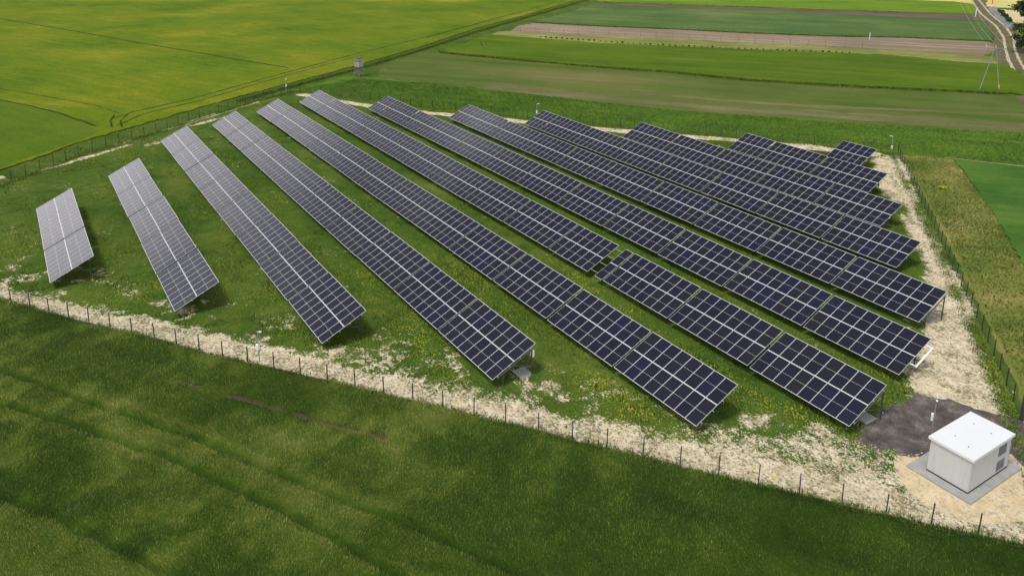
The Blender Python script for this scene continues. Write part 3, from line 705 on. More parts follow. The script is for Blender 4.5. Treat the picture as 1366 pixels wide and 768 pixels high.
ME_rear = one('rear_post', lambda bm: (box(bm, -0.05, 0.05, ry_ - 0.03, ry_ + 0.03, -LOWZ - 0.2, 4.1 * st_ - 0.2)), M_dark)
ME_brace = one('brace', lambda bm: bar(bm, (0.07, ry_, 0.15), (0.07, 2.1 * ct, 2.1 * st_ - 0.16), 0.04, 0.05), M_dark)
def inv(bm):
    box(bm, -0.2, 0.2, -0.1, 0.1, -0.3, 0.3)
    bevel(bm, 0.03)
ME_inv = one('inverter', inv, M_white)

ORD = ['first', 'second', 'third', 'fourth', 'fifth', 'sixth', 'seventh', 'eighth', 'ninth', 'tenth', 'eleventh', 'twelfth', 'thirteenth']
ROWS = [  # y of the low edge, x of the near end, number of panel columns, how the row is told apart
    (0.9995, -86.649, 21, 'leftmost row'), (10.299, -73.755, 40, 'second row from the left'), (19.838, -60.866, 64, 'third row from the left'),
    (29.274, -48.274, 80, 'fourth row from the left'), (38.666, -35.351, 96, 'fifth row from the left'), (48.022, -29.451, 104, 'sixth row from the left'),
    (57.318, -31.479, 92, 'seventh row from the left'), (66.904, -35.606, 76, 'eighth row from the left'), (76.164, -43.685, 60, 'fourth row from the back'),
    (85.291, -51.543, 40, 'third row from the back'), (94.905, -59.687, 21, 'second row from the back'), (104.492, -67.589, 5, 'rearmost row')]
for ri, (ry, rx, nc, rname) in enumerate(ROWS):
    k, x1, left = 0, rx, nc
    ntab = math.ceil(nc / 8)
    while left > 0:
        c = min(8, left)
        L = c * CW
        dz, dy, dt = random.uniform(-0.035, 0.035), random.uniform(-0.04, 0.04), R(random.uniform(-0.5, 0.5))
        look = 'silvery' if ri < 3 and k > 0 else ('dark navy' if (k < 4 or ri > 7) else 'blue-grey')
        size = '' if c == 8 else f' only {("", "", "", "", "four", "five")[c]} columns long,'
        if ntab == 1:
            lab = f'small {look} solar table only five columns long, alone in the rearmost row'
        elif k == 0:
            lab = f'{look} solar table,{size} nearest in the {rname}'
        elif left <= 8:
            lab = f'{look} solar table,{size} farthest in the {rname}'
        else:
            lab = f'{look} solar table,{size} {ORD[k]} from the near end of the {rname}'
        gap = ri == 5 and k == 3
        if gap: lab = 'dark navy solar table with one panel column missing and bare rails, sixth row'
        T = empty('solar_table', (x1 - L, ry + dy, LOWZ + dz), lab, 'solar table', 'solar tables in rows on the site')
        for i in range(c):
            if gap and i == 6: continue
            for j in range(2):
                p = link('solar_panel', ME_panel, T)
                s0 = j * (PL + 0.02)
                p.location = ((i + 0.5) * CW, s0 * ct, s0 * st_)
                p.rotation_euler = (TILT + dt, 0, 0)
        ext = 0.12 if k == 0 else 0.0
        for s0 in (0.5, 1.75, 2.85, 4.05):
            q = link('rail', rail_mesh(L + ext), T)
            q.location = (0, s0 * ct, s0 * st_); q.rotation_euler = (TILT + dt, 0, 0)
        xs = (0.9, L / 2, L + 0.07) if k == 0 and ri in (3, 5, 7) else (0.9, L / 2, L - 0.9)
        for xp in xs:
            for nm, me in (('rafter', ME_rafter), ('front_post', ME_front), ('rear_post', ME_rear), ('brace', ME_brace)):
                link(nm, me, T).location = (xp, 0, 0)
        if k == 0 and ri == 3:
            link('inverter', ME_inv, T).location = (L - 0.12, ry_ + 0.16, 1.15)
        if k == 0 and ri == 6:
            bm = bmesh.new()
            tube(bm, (L, 1.6 * ct, 1.6 * st_ - 0.12), (L + 0.5, 1.6 * ct, 1.6 * st_ - 0.12), 0.06)
            tube(bm, (L, 3.9 * ct, 3.9 * st_ - 0.12), (L + 0.5, 3.9 * ct, 3.9 * st_ - 0.12), 0.06)
            tube(bm, (L + 0.5, 1.5 * ct, 1.5 * st_ - 0.12), (L + 0.5, 4.0 * ct, 4.0 * st_ - 0.12), 0.075)
            link('end_pipe', to_mesh(bm, 'end_pipe', M_white, False), T)
        x1 -= PITCH
        left -= 8
        k += 1

# concrete slabs by the inverters
def slab(x, y, sx, sy, label, h=0.08):
    bm = bmesh.new()
    box(bm, -sx / 2, sx / 2, -sy / 2, sy / 2, -0.05, h)
    bevel(bm, 0.02)
    o = link('concrete_slab', to_mesh(bm, 'concrete_slab', M_conc), None, (x, y, 0.02))
    return tag(o, label, 'slab')
slab(-48.9, 32.6, 1.4, 1.2, 'pale concrete slab under the near end of the fourth row from the left')
slab(-30.2, 51.0, 1.3, 1.3, 'grey concrete slab beside the dark gravel, under the near end of the sixth row')
slab(-36.4, 69.9, 1.3, 1.3, 'grey concrete slab under the near end of the eighth row, near the pale track')

# ------------------------------------------------------------------ transformer kiosk
kx0, kx1, ky0, ky1, kh = -24.22, -21.45, 49.14, 54.06, 2.58
K = empty('transformer_kiosk', ((kx0 + kx1) / 2, (ky0 + ky1) / 2, 0.14), 'white flat-roofed transformer kiosk with two grey louvres beside the dark gravel', 'kiosk')
hx, hy = (kx1 - kx0) / 2, (ky1 - ky0) / 2
bm = bmesh.new(); box(bm, -hx, hx, -hy, hy, 0.08, kh - 0.16); bevel(bm, 0.015)
link('wall', to_mesh(bm, 'wall', M_wallp), K)
bm = bmesh.new(); box(bm, -hx - 0.02, hx + 0.02, -hy - 0.02, hy + 0.02, 0.0, 0.08)
link('plinth', to_mesh(bm, 'plinth', M_black), K)
bm = bmesh.new()
v = box(bm, -hx - 0.13, hx + 0.13, -hy - 0.13, hy + 0.13, kh - 0.163, kh + 0.0)
for i, q in enumerate(v[4:]): q.co.z += 0.035
bevel(bm, 0.012)
mid = None
roof = link('roof', to_mesh(bm, 'roof', M_roofp), K)
for px, py in ((-0.55, -1.1), (0.55, -1.5), (-0.6, 1.3), (0.6, 1.2)):
    bm = bmesh.new(); tube(bm, (px, py, kh + 0.03), (px, py, kh + 0.075), 0.035)
    link('lifting_bolt', to_mesh(bm, 'lifting_bolt', M_black), roof)
for z0, y0 in ((1.42, hy - 1.55), (0.28, hy - 1.55)):
    bm = bmesh.new()
    box(bm, hx + 0.003, hx + 0.02, y0, y0 + 0.95, z0, z0 + 0.72)
    for i in range(10):
        zz = z0 + 0.05 + i * 0.065
        bar(bm, (hx + 0.035, y0 + 0.02, zz), (hx + 0.035, y0 + 0.93, zz), 0.035, 0.012, (0.5, 0, 1))
    link('louvre', to_mesh(bm, 'louvre', M_louv), K)
bm = bmesh.new(); box(bm, -hx - 0.025, -hx - 0.003, -0.6, 0.55, 0.12, 2.2); bevel(bm, 0.006)
door = link('door', to_mesh(bm, 'door', M_louv), K)
bm = bmesh.new(); bar(bm, (-hx - 0.06, 0.42, 1.05), (-hx - 0.06, 0.42, 1.25), 0.03, 0.03); bar(bm, (-hx - 0.06, 0.42, 1.15), (-hx - 0.02, 0.42, 1.15), 0.02, 0.02)
link('handle', to_mesh(bm, 'handle', M_black), door)
bm = bmesh.new(); box(bm, -25.25, -20.85, 48.42, 54.95, -0.05, 0.135); bevel(bm, 0.02)
tag(link('concrete_pad', to_mesh(bm, 'concrete_pad', M_conc)), 'large grey concrete pad that the white kiosk stands on', 'slab')

# ------------------------------------------------------------------ fences
FH = 1.55
def post_fn(bm):
    box(bm, -0.033, 0.033, -0.033, 0.033, -0.3, FH)
    box(bm, -0.042, 0.042, -0.042, 0.042, FH, FH + 0.02)
M_post = plain('black_post_paint', (0.014, 0.015, 0.015), 0.6, 0.0, 0.2)
ME_post = one('post', post_fn, M_post)
def mesh_panel(L):
    k = ('mp', round(L, 2))
    if k in _cache: return _cache[k]
    bm = bmesh.new()
    n = int(L / 0.08)
    def thin(a, b, w):
        a, b = Vector(a), Vector(b)
        d = (b - a).normalized(); s = Vector((0, 1, 0)) * w; t = d.cross(Vector((0, 1, 0))) * w
        A = [bm.verts.new(a + s), bm.verts.new(a - s * .5 + t * .87), bm.verts.new(a - s * .5 - t * .87)]
        B = [bm.verts.new(b + s), bm.verts.new(b - s * .5 + t * .87), bm.verts.new(b - s * .5 - t * .87)]
        for i in range(3): bm.faces.new((A[i], A[(i + 1) % 3], B[(i + 1) % 3], B[i]))
    for i in range(1, n): thin((i * L / n, 0, 0.06), (i * L / n, 0, FH - 0.06), 0.002)
    for z in np.arange(0.08, FH - 0.04, 0.2): thin((0.02, 0.006, z), (L - 0.02, 0.006, z), 0.0022)
    _cache[k] = to_mesh(bm, 'wire_panel', M_fence)
    return _cache[k]
def walk(pts, sp, off=0.0):
    q = np.array(pts, float)
    c = np.concatenate([[0], np.cumsum(np.hypot(*np.diff(q, axis=0).T))])
    n = int(round((c[-1] - off) / sp))
    t = off + np.arange(n + 1) * (c[-1] - off) / n
    return [(float(np.interp(a, c, q[:, 0])), float(np.interp(a, c, q[:, 1]))) for a in t]
def fence(pts, sp, label, off=0.0):
    P = walk(pts, sp, off)
    F = empty('wire_fence', (*P[0], 0), label, 'fence', 'wire fences round the solar site')
    n = len(P) - 1
    L = sum(math.dist(P[i], P[i + 1]) for i in range(n)) / n
    for i, (x, y) in enumerate(P):
        a = math.atan2(P[min(i + 1, n)][1] - P[max(i - 1, 0)][1], P[min(i + 1, n)][0] - P[max(i - 1, 0)][0])
        p = link('post', ME_post, F, (x - P[0][0], y - P[0][1], 0), (random.gauss(0, .012), random.gauss(0, .012), a))
        if i < n:
            d = math.dist(P[i], P[i + 1])
            w = link('wire_panel', mesh_panel(L), F, (x - P[0][0], y - P[0][1], 0), (0, 0, math.atan2(P[i + 1][1] - y, P[i + 1][0] - x)))
            w.scale = (d / L, 1, 1)
    return F
fence([(-18.77 + 2.57 * 1.0 * 1.5, 46.59 + 1.98 * 1.5)] + NEAR[-2::-1], 2.575, 'long dark wire fence between the foreground crop and the pale chalk strip', 0.3)
fence(LEFT, 2.55, 'dark wire fence along the yellow-green barley on the left')
fence(FAR, 2.5, 'far dark wire fence in front of the tall bright green grass')
fence(RIGHT[:-1], 2.4, 'dark wire fence between the pale chalk track and the dry olive meadow')
bm = bmesh.new(); box(bm, -0.09, 0.09, -0.09, 0.09, -0.3, 2.0); box(bm, -0.1, 0.1, -0.1, 0.1, 2.0, 2.03)
tag(link('gate_post', to_mesh(bm, 'gate_post', M_fence), None, (-23.72, 60.70, 0), (0, 0, R(50))), 'thick dark gate post at the end of the fence behind the white kiosk', 'post')

def sign(x, y, label, white):
    G = empty('warning_sign', (x, y, 0.75), label, 'sign', None, math.atan2(4.6, 6.1))
    bm = bmesh.new(); box(bm, -0.14, 0.14, -0.035, -0.028, 0.0, 0.2); bevel(bm, 0.002, 1)
    link('yellow_plate', to_mesh(bm, 'yellow_plate', M_yel), G)
    if white:
        bm = bmesh.new(); box(bm, -0.13, 0.15, -0.035, -0.028, 0.26, 0.44); bevel(bm, 0.002, 1)
        link('white_plate', to_mesh(bm, 'white_plate', M_white), G)
sign(-47.1, 25.5, 'small plain yellow warning plate on the near fence', False)
sign(-28.7, 38.95, 'small yellow and white warning plates on the near fence toward the kiosk', True)

# ------------------------------------------------------------------ camera masts
def mast(x, y, h, label, rz, boxz=1.45):
    G = empty('camera_mast', (x, y, 0), label, 'camera pole', 'camera masts round the solar site', rz)
    bm = bmesh.new(); tube(bm, (0, 0, -0.2), (0, 0, h), 0.045, 0.04, 10)
    link('pole', to_mesh(bm, 'pole', M_galv), G)
    bm = bmesh.new(); bar(bm, (-0.05, 0, h - 0.06), (0.3, 0, h - 0.06), 0.04, 0.04)
    arm = link('arm', to_mesh(bm, 'arm', M_white), G)
    for s, tl in ((0.30, -0.25),):
        bm = bmesh.new()
        bar(bm, (s - 0.15, 0, h - 0.02), (s + 0.14, 0.02, h + 0.03), 0.10, 0.10)
        bevel(bm, 0.015)
        tube(bm, (s + 0.16, 0.02, h + 0.0), (s + 0.19, 0.02, h + 0.0), 0.05, 0.05, 10, 1)
        link('camera_head', to_mesh(bm, 'camera_head', [M_white, M_black]), arm)
    bm = bmesh.new(); box(bm, -0.14, 0.14, -0.2, -0.045, boxz - 0.26, boxz + 0.26); bevel(bm, 0.02)
    link('junction_box', to_mesh(bm, 'junction_box', M_white), G)
mast(-62.2, 14.85, 2.85, 'slim camera mast with white box beside the near fence, on the chalk strip', R(35))
mast(-70.5, 117.1, 2.9, 'camera mast with white box at the far corner beside the rearmost table', R(200), 1.1)
mast(-166.1, 49.7, 2.8, 'camera mast at the far left corner by the barley', R(120))
mast(-118.5, 81.6, 3.0, 'camera mast behind the seventh row, against the tall grass', R(60))
mast(-26.3, 53.3, 2.95, 'camera mast rising from the dark gravel behind the white kiosk', R(300))

# ------------------------------------------------------------------ hunting tower
TW = empty('hunting_tower', (-174.4, 69.6, 0), 'weathered wooden hunting tower on splayed legs by the ditch', 'tower', None, R(25))
TW.scale = (0.84, 0.84, 1.06)
leg_t, leg_b = 0.72, 1.05
for sx in (-1, 1):
    for sy in (-1, 1):
        bm = bmesh.new(); tube(bm, (sx * leg_b, sy * leg_b, -0.2), (sx * leg_t, sy * leg_t, 2.15), 0.075, 0.06)
        link('leg', to_mesh(bm, 'leg', M_wood), TW)
bm = bmesh.new()
for sx, sy, tx, ty in ((-1, -1, 1, -1), (1, -1, 1, 1), (1, 1, -1, 1), (-1, 1, -1, -1)):
    bar(bm, (sx * .98, sy * .98, .35), (tx * .78, ty * .78, 1.85), 0.09, 0.04); bar(bm, (tx * .98, ty * .98, .35), (sx * .78, sy * .78, 1.85), 0.09, 0.04)
    bar(bm, (sx * .9, sy * .9, 1.0), (tx * .9, ty * .9, 1.0), 0.09, 0.04)
link('cross_brace', to_mesh(bm, 'cross_brace', M_wood), TW)
bm = bmesh.new(); box(bm, -0.95, 0.95, -0.95, 0.95, 2.1, 2.2)
link('platform', to_mesh(bm, 'platform', M_wood), TW)
bm = bmesh.new()
for sx in (-1, 1):                                                  # board walls to sill height, then posts and head boards around the shooting slit
    box(bm, sx * 0.82 - 0.02, sx * 0.82 + 0.02, -0.80, 0.80, 2.2, 3.35); box(bm, -0.80, 0.80, sx * 0.82 - 0.02, sx * 0.82 + 0.02, 2.2, 3.35)
    box(bm, sx * 0.82 - 0.02, sx * 0.82 + 0.02, -0.80, 0.80, 3.68, 4.05); box(bm, -0.80, 0.80, sx * 0.82 - 0.02, sx * 0.82 + 0.02, 3.68, 4.05)
    for sy in (-1, 1): box(bm, sx * 0.82 - 0.045, sx * 0.82 + 0.045, sy * 0.82 - 0.045, sy * 0.82 + 0.045, 2.2, 4.06)
    for i in range(7): box(bm, -0.8 + i * 0.23, -0.78 + i * 0.23, sx * 0.845 - 0.01, sx * 0.845 + 0.01, 2.22, 3.34)
link('cabin', to_mesh(bm, 'cabin', M_woodl), TW)
bm = bmesh.new()
bar(bm, (0, -1.1, 4.36), (0, 1.1, 4.08), 2.1, 0.06)
link('roof', to_mesh(bm, 'roof', M_wood), TW)
bm = bmesh.new()
for s in (-.25, .25): bar(bm, (1.6, s, 0), (0.92, s, 2.25), 0.05, 0.08)
for i in range(7):
    t = (i + .6) / 7.5
    bar(bm, (1.6 - .68 * t, -.25, 2.25 * t), (1.6 - .68 * t, .25, 2.25 * t), 0.05, 0.05)
link('ladder', to_mesh(bm, 'ladder', M_wood), TW)

# ------------------------------------------------------------------ power line
PY = empty('power_pylon', (-87.5, 179.4, 0), 'grey A-frame power pole with two splayed legs in the wheat', 'power pole', None, math.atan2(2.2, 3.15))
ap = 9.4
for s in (-1, 1):
    bm = bmesh.new(); tube(bm, (s * 1.92, 0, -0.3), (s * 0.16, 0, ap), 0.11, 0.08, 10)
    if s > 0: tube(bm, (s * 1.72, 0, 1.0), (s * 1.63, 0, 1.55), 0.125, 0.122, 10, 1)
    link('leg', to_mesh(bm, 'leg', [M_pole, M_yel]), PY)
bm = bmesh.new(); bar(bm, (-0.6, 0, 6.4), (0.6, 0, 6.4), 0.1, 0.1)
link('tie_bar', to_mesh(bm, 'tie_bar', M_pole), PY)
bm = bmesh.new(); bar(bm, (-1.9, 0.0, ap + 0.05), (1.9, 0.0, ap + 0.05), 0.14, 0.14); bar(bm, (-1.6, 0, ap), (-0.3, 0, ap - 1.1), 0.07, 0.07); bar(bm, (1.6, 0, ap), (0.3, 0, ap - 1.1), 0.07, 0.07)
arm = link('crossarm', to_mesh(bm, 'crossarm', M_pole), PY)
for s in (-1.75, 0, 1.75):
    bm = bmesh.new()
    for i in range(5): tube(bm, (s, 0, ap + 0.12 + i * 0.1), (s, 0, ap + 0.18 + i * 0.1), 0.09, 0.06)
    link('insulator', to_mesh(bm, 'insulator', M_cer), arm)
M_wire = plain('bare_conductor', (0.55, 0.56, 0.57), 0.4, 0.4)
ca, sa = math.cos(math.atan2(2.2, 3.15)), math.sin(math.atan2(2.2, 3.15))
for s in (-1.75, 0, 1.75):
    bm = bmesh.new()
    p0 = Vector((-87.5 + ca * s, 179.4 + sa * s, ap + 0.62)); p1 = p0 + Vector((-118, 196, 0))
    prev = p0
    for i in range(1, 25):
        t = i / 24
        q = p0.lerp(p1, t); q.z -= 5.0 * 4 * t * (1 - t) * 0.5
        tube(bm, prev, q, 0.014, 0.014, 4); prev = q
    tag(link('power_cable', to_mesh(bm, 'power_cable', M_wire)), ('power cable on the left insulator', 'power cable on the middle insulator', 'power cable on the right insulator')[int((s + 1.75) / 1.7)] + ' of the A-frame pole', 'cable', 'cables of the power line')

def marker(name, x, y, h, bands, label, r=0.12):
    bm = bmesh.new()
    n = len(bands)
    for i in range(n): tube(bm, (0, 0, h * i / n), (0, 0, h * (i + 1) / n), r, r * .95, 10, bands[i])
    return tag(link(name, to_mesh(bm, name, [M_white, M_red]), None, (x, y, 0)), label, 'post')
marker('marker_post', -176.9, 354.2, 3.1, (0, 0, 1, 1, 1), 'red and white marker post beside the grey road far away', 0.18)
marker('white_post', -161.9, 313.3, 3.1, (0, 0, 0), 'pale post at the end of the brown soil strip by the dirt track', 0.16)
marker('white_post', -147.6, 225.9, 2.2, (0, 0), 'pale post at the edge of the ploughed field, below the oats', 0.1)

# stakes along the ploughed strip
ST = [(-221.5, 140.2), (-205.7, 151.4), (-188.3, 167.5), (-170.6, 181.8), (-153.9, 195.4), (-138.0, 208.2)]
bm = bmesh.new(); tube(bm, (0, 0, -0.1), (0, 0, 1.9), 0.055, 0.045, 6)
ME_stake = to_mesh(bm, 'stake', M_stake)
for x, y in walk(ST, 4.9):
    tag(link('stake', ME_stake, None, (x + random.uniform(-.3, .3), y + random.uniform(-.3, .3), 0), (random.gauss(0, .04), random.gauss(0, .04), 0)), 'thin dark wooden stake in the line along the near edge of the ploughed field', 'stake', 'stakes along the ploughed field')
for x, y in ((-150.6, 232.8), (-146.8, 236.4), (-142.6, 240.6), (-137.6, 244.4)):
    tag(link('stake', ME_stake, None, (x, y, 0), (random.gauss(0, .04), random.gauss(0, .04), 0)), 'thin dark stake between ploughed field and oats near the dirt track', 'stake', 'stakes at the edge of the oats')

# ------------------------------------------------------------------ plants: bushes, tree
m_bush = leaf_mat('bush_leaves', ((0.0, (0.018, 0.040, 0.010)), (0.5, (0.036, 0.072, 0.016)), (1.0, (0.075, 0.115, 0.028))), 0.35)
m_tree = leaf_mat('tree_leaves', ((0.0, (0.012, 0.028, 0.009)), (0.5, (0.026, 0.052, 0.014)), (1.0, (0.055, 0.085, 0.024))), 0.3)
m_flow = leaf_mat('yellow_flowers', ((0.0, (0.10, 0.14, 0.02)), (0.4, (0.45, 0.42, 0.02)), (1.0, (0.70, 0.65, 0.03))), 0.5)
def clump_pts(n, rx, rz, lobes, seed):
    g = np.random.default_rng(seed)
    out = []
    for i in range(lobes):
        c = g.normal(0, 1, 3); c /= np.linalg.norm(c) + 1e-6
        c *= g.random() ** 0.5 * 0.62
        r = 0.28 + 0.25 * g.random()
        q = g.normal(0, 1, (n // lobes, 3)); q /= np.linalg.norm(q, axis=1)[:, None]
        q *= (g.random((n // lobes, 1)) ** 0.45) * r
        out.append((q + c, np.full(n // lobes, 0.35 + 0.3 * g.random())))
    P = np.concatenate([a for a, b in out]); tn = np.concatenate([b for a, b in out])
    return P * np.array((rx, rx, rz)), np.clip(tn + g.normal(0, .14, len(P)), 0, 1)
def leaf_mesh(name, P, tn, size, mat, seed=1):
    g = np.random.default_rng(seed)
    n = len(P)
    a = g.normal(0, 1, (n, 3)); a /= np.linalg.norm(a, axis=1)[:, None]
    b = np.cross(a, g.normal(0, 1, (n, 3))); b /= np.linalg.norm(b, axis=1)[:, None]
    s = size * (0.6 + 0.8 * g.random((n, 1)))
    V = np.stack([P - a * s - b * s * .5, P + a * s - b * s * .6, P + a * s * .8 + b * s * .6, P - a * s * .7 + b * s * .5], 1)
    return np_mesh(name, V.reshape(-1, 3), np.arange(n * 4).reshape(n, 4), mat, {'tint': np.repeat(tn, 4), 'tip': np.ones(n * 4)})
def bush(x, y, r, h, label, group=None, n=260, mat=None, seed=1, cat='bush', name='bush'):
    B = empty(name, (x, y, 0), label, cat, group)
    P, tn = clump_pts(n, r, h * 0.5, 6, seed)
    P[:, 2] += h * 0.55
    link('foliage', leaf_mesh('foliage', P, tn, r * 0.16, mat or m_bush, seed), B)
    bm = bmesh.new()
    for i in range(3): tube(bm, (0, 0, -0.05), (random.uniform(-.3, .3) * r, random.uniform(-.3, .3) * r, h * 0.6), 0.03 * r + .01, 0.01, 5)
    link('stem', to_mesh(bm, 'stem', M_bark), B)
    return B
for i, (x, y) in enumerate(((-163.2, 333.0), (-159.6, 327.4), (-155.4, 321.4), (-151.8, 315.6), (-147.6, 308.6), (-145.0, 304.2))):
    bush(x, y, 1.1 + 0.25 * (i % 3), 2.0 + 0.4 * (i % 2), f'{ORD[i]} dark bush from the far end of the row beside the grey road', 'bushes beside the road', seed=20 + i)
# a row of saplings in the pale strip
P, tn = clump_pts(70, 0.42, 0.35, 3, 5); P[:, 2] += 0.4
ME_sap = leaf_mesh('sapling', P, tn, 0.12, m_bush, 5)
SR = [(-203.0, 140.9), (-187.1, 151.0), (-173.5, 160.4), (-165.8, 167.4), (-152.1, 179.0), (-143.8, 187.6), (-134.5, 197.3)]
for x, y in walk(SR, 1.75):
    o = link('sapling', ME_sap, None, (x + random.uniform(-.2, .2), y + random.uniform(-.2, .2), 0), (0, 0, random.random() * 6))
    k = random.uniform(.7, 1.25); o.scale = (k, k, k)
    tag(o, 'tiny dark sapling in the line across the pale dry grass strip', 'sapling', 'saplings planted in a line')
bush(-56.6, 107.3, 0.62, 0.55, 'small bright yellow flowering plant in the olive meadow', None, 220, m_flow, 3, 'plant', 'flowering_plant')

def tree(x, y, h, r, label, seed):
    T = empty('tree', (x, y, 0), label, 'tree')
    bm = bmesh.new()
    tube(bm, (0, 0, -0.2), (0.1, 0, h * .35), 0.34, 0.26, 10); tube(bm, (0.1, 0, h * .35), (0, 0.1, h * .9), 0.26, 0.05, 8)
    for i in range(14):
        a = i * 2.4; z = h * (0.18 + 0.05 * i)
        tube(bm, (0.05, 0, z), (math.cos(a) * r * .75, math.sin(a) * r * .75, z + h * .1), 0.1, 0.02, 6)
    link('trunk', to_mesh(bm, 'trunk', M_bark), T)
    g = np.random.default_rng(seed)
    out, tt_ = [], []
    for i in range(58):
        z = 0.08 + 0.9 * g.random()
        rr = r * (1.0 - 0.75 * max(0, z - 0.45)) * (0.55 + 0.5 * g.random())
        a = g.random() * 6.28
        c = np.array((math.cos(a) * rr, math.sin(a) * rr, z * h))
        q = g.normal(0, 1, (130, 3)) * np.array((0.62, 0.62, 0.42))
        out.append(q + c); tt_.append(np.clip(0.3 + 0.4 * g.random() + g.normal(0, .14, 130), 0, 1))
    link('crown', leaf_mesh('crown', np.concatenate(out), np.concatenate(tt_), 0.27, m_tree, seed), T)
tree(-107.5, 242.0, 22, 6.2, 'tall dark tree at the right edge beyond the dirt track', 11)

# ------------------------------------------------------------------ grass that grows on the site
def scatter(n, poly, cond):
    x0, x1 = min(p[0] for p in poly), max(p[0] for p in poly)
    y0, y1 = min(p[1] for p in poly), max(p[1] for p in poly)
    x, y = x0 + (x1 - x0) * rng.random(n), y0 + (y1 - y0) * rng.random(n)
    k = inside(x, y, poly)
    x, y = x[k], y[k]
    k = cond(x, y)
    return x[k], y[k]
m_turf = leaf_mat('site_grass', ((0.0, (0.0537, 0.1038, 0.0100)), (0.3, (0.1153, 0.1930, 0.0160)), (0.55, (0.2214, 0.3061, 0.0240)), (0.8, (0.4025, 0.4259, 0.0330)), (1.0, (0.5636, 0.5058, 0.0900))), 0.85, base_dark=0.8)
KPAD = [(-25.4, 48.3), (-20.7, 48.3), (-20.7, 55.1), (-25.4, 55.1)]
def turf_cond(x, y):
    c = chalk_mask(x, y) + 0.9 * (fbm(x, y, 0.7, 7, 3) - 0.5)
    k = rng.random(len(x)) < sstep(0.62, 0.30, c) * 0.93 + 0.07
    k &= sdf(x, y, GRAVEL) + rng.normal(0, .2, len(x)) < -0.1
    k &= (sdf(x, y, SAND) < -0.1) | (rng.random(len(x)) < 0.04)
    k &= ~inside(x, y, KPAD)
    k &= rng.random(len(x)) < 0.35 + 0.65 * sstep(-120, -60, x)          # fewer where each leaf is far below a pixel
    return k
x, y = scatter(950000, YARD, turf_cond)
n = len(x)
tall = fbm(x, y, 2.2, 6, 3)
yel = sstep(0.50, 0.72, fbm(x, y, 7, 1, 3))
weed = np.zeros(n)
for pts in ([(-47, 36.5), (-42.0, 37.6), (-38.4, 37.4), (-36.4, 37.8)], [(-33, 46.6), (-38, 46.4), (-46, 46.2), (-58, 46)], [(-50, 27.0), (-56, 27.6), (-62, 28)]):
    weed = np.maximum(weed, sstep(1.6, 0.3, dist_poly(x, y, pts) + 2.0 * (fbm(x, y, 2.5, 2, 3) - 0.5)))
tint = np.clip(-0.02 + 0.50 * fbm(x, y, 1.6, 0, 3) + 0.9 * (fbm(x, y, 10, 4, 4) - 0.38) + 0.26 * yel + 0.23 * weed * (0.55 + 0.9 * fbm(x, y, 0.9, 4, 2)) + rng.normal(0, .06, n), 0, 0.86)
hh = (0.05 + 0.16 * sstep(0.42, 0.75, tall) + 0.07 * rng.random(n)) * (1 - 0.2 * weed)
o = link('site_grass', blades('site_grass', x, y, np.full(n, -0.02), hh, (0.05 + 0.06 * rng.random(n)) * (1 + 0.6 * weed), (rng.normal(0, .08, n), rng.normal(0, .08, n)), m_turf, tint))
tag(o, 'patchy green grass and weeds growing between the solar rows', 'grass', kind='stuff')

# dark weeds along the fences
wx, wy, wh = [], [], []
for pts, off, num, hgt in ((NEAR, (0.22, -0.3), 30000, 0.30), (RIGHT, (-0.7, -0.5), 9000, 0.22), (FAR, (0.0, -0.2), 9000, 0.22), (LEFT, (0.3, 0.5), 16000, 0.22)):
    q = np.array(pts); c = np.concatenate([[0], np.cumsum(np.hypot(*np.diff(q, axis=0).T))])
    s = rng.random(num) * c[-1]
    xx, yy = np.interp(s, c, q[:, 0]), np.interp(s, c, q[:, 1])
    k = rng.random(num) < 0.25 + 0.75 * sstep(0.35, 0.6, fbm(xx, yy, 3, 3, 2))
    wx.append(xx[k] + off[0] + rng.normal(0, .32, k.sum())); wy.append(yy[k] + off[1] + rng.normal(0, .32, k.sum())); wh.append(hgt * (0.4 + 0.8 * rng.random(k.sum())))
x, y, hh = np.concatenate(wx), np.concatenate(wy), np.concatenate(wh)
n = len(x)
o = link('fence_weeds', blades('fence_weeds', x, y, np.zeros(n), hh, 0.06 + 0.07 * rng.random(n), (rng.normal(0, .1, n), rng.normal(0, .1, n)), m_turf, np.clip(0.18 + 0.32 * fbm(x, y, 2, 5, 2) + rng.normal(0, .1, n), 0, 1)))
tag(o, 'dark green weeds along the foot of the wire fences', 'weeds', kind='stuff')

# tall grass beyond the far fence
TG = [(-166.6, 51.6), (-157.4, 58.5), (-138.7, 69.1), (-124.2, 79.0), (-112.7, 86.9), (-98.8, 98.5), (-85.6, 108.1), (-69.7, 118.9), (-60, 125.0), (-40, 141), (-50, 156), (-65.6, 148.4), (-79.9, 134.1), (-94.7, 121.8), (-110.6, 108.5), (-123.4, 100.2), (-141.1, 90.5), (-160.7, 78.3), (-172, 68)]
x, y = scatter(420000, TG, lambda x, y: rng.random(len(x)) < 0.9)
n = len(x)
m_tg = leaf_mat('tall_grass_leaves', ((0.0, (0.0796, 0.1742, 0.0237)), (0.45, (0.1594, 0.3074, 0.0364)), (0.75, (0.2696, 0.4201, 0.0558)), (1.0, (0.4453, 0.5124, 0.1073))), 0.95, base_dark=0.95)
tint = np.clip(0.16 + 1.0 * (fbm((x * .78 + y * .62) * 0.6, (y * .78 - x * .62) * 2.2, 7, 2, 4) - 0.35) + rng.normal(0, .035, n), 0, 1)
o = link('tall_grass', blades('tall_grass', x, y, np.full(n, 0.03), 0.12 + 0.26 * rng.random(n) * fbm(x, y, 4, 1, 2), 0.06 + 0.07 * rng.random(n), (0.08 + rng.normal(0, .07, n), rng.normal(0, .07, n)), m_tg, tint))
tag(o, 'tall bright green grass waving beyond the far fence', 'grass', kind='stuff')

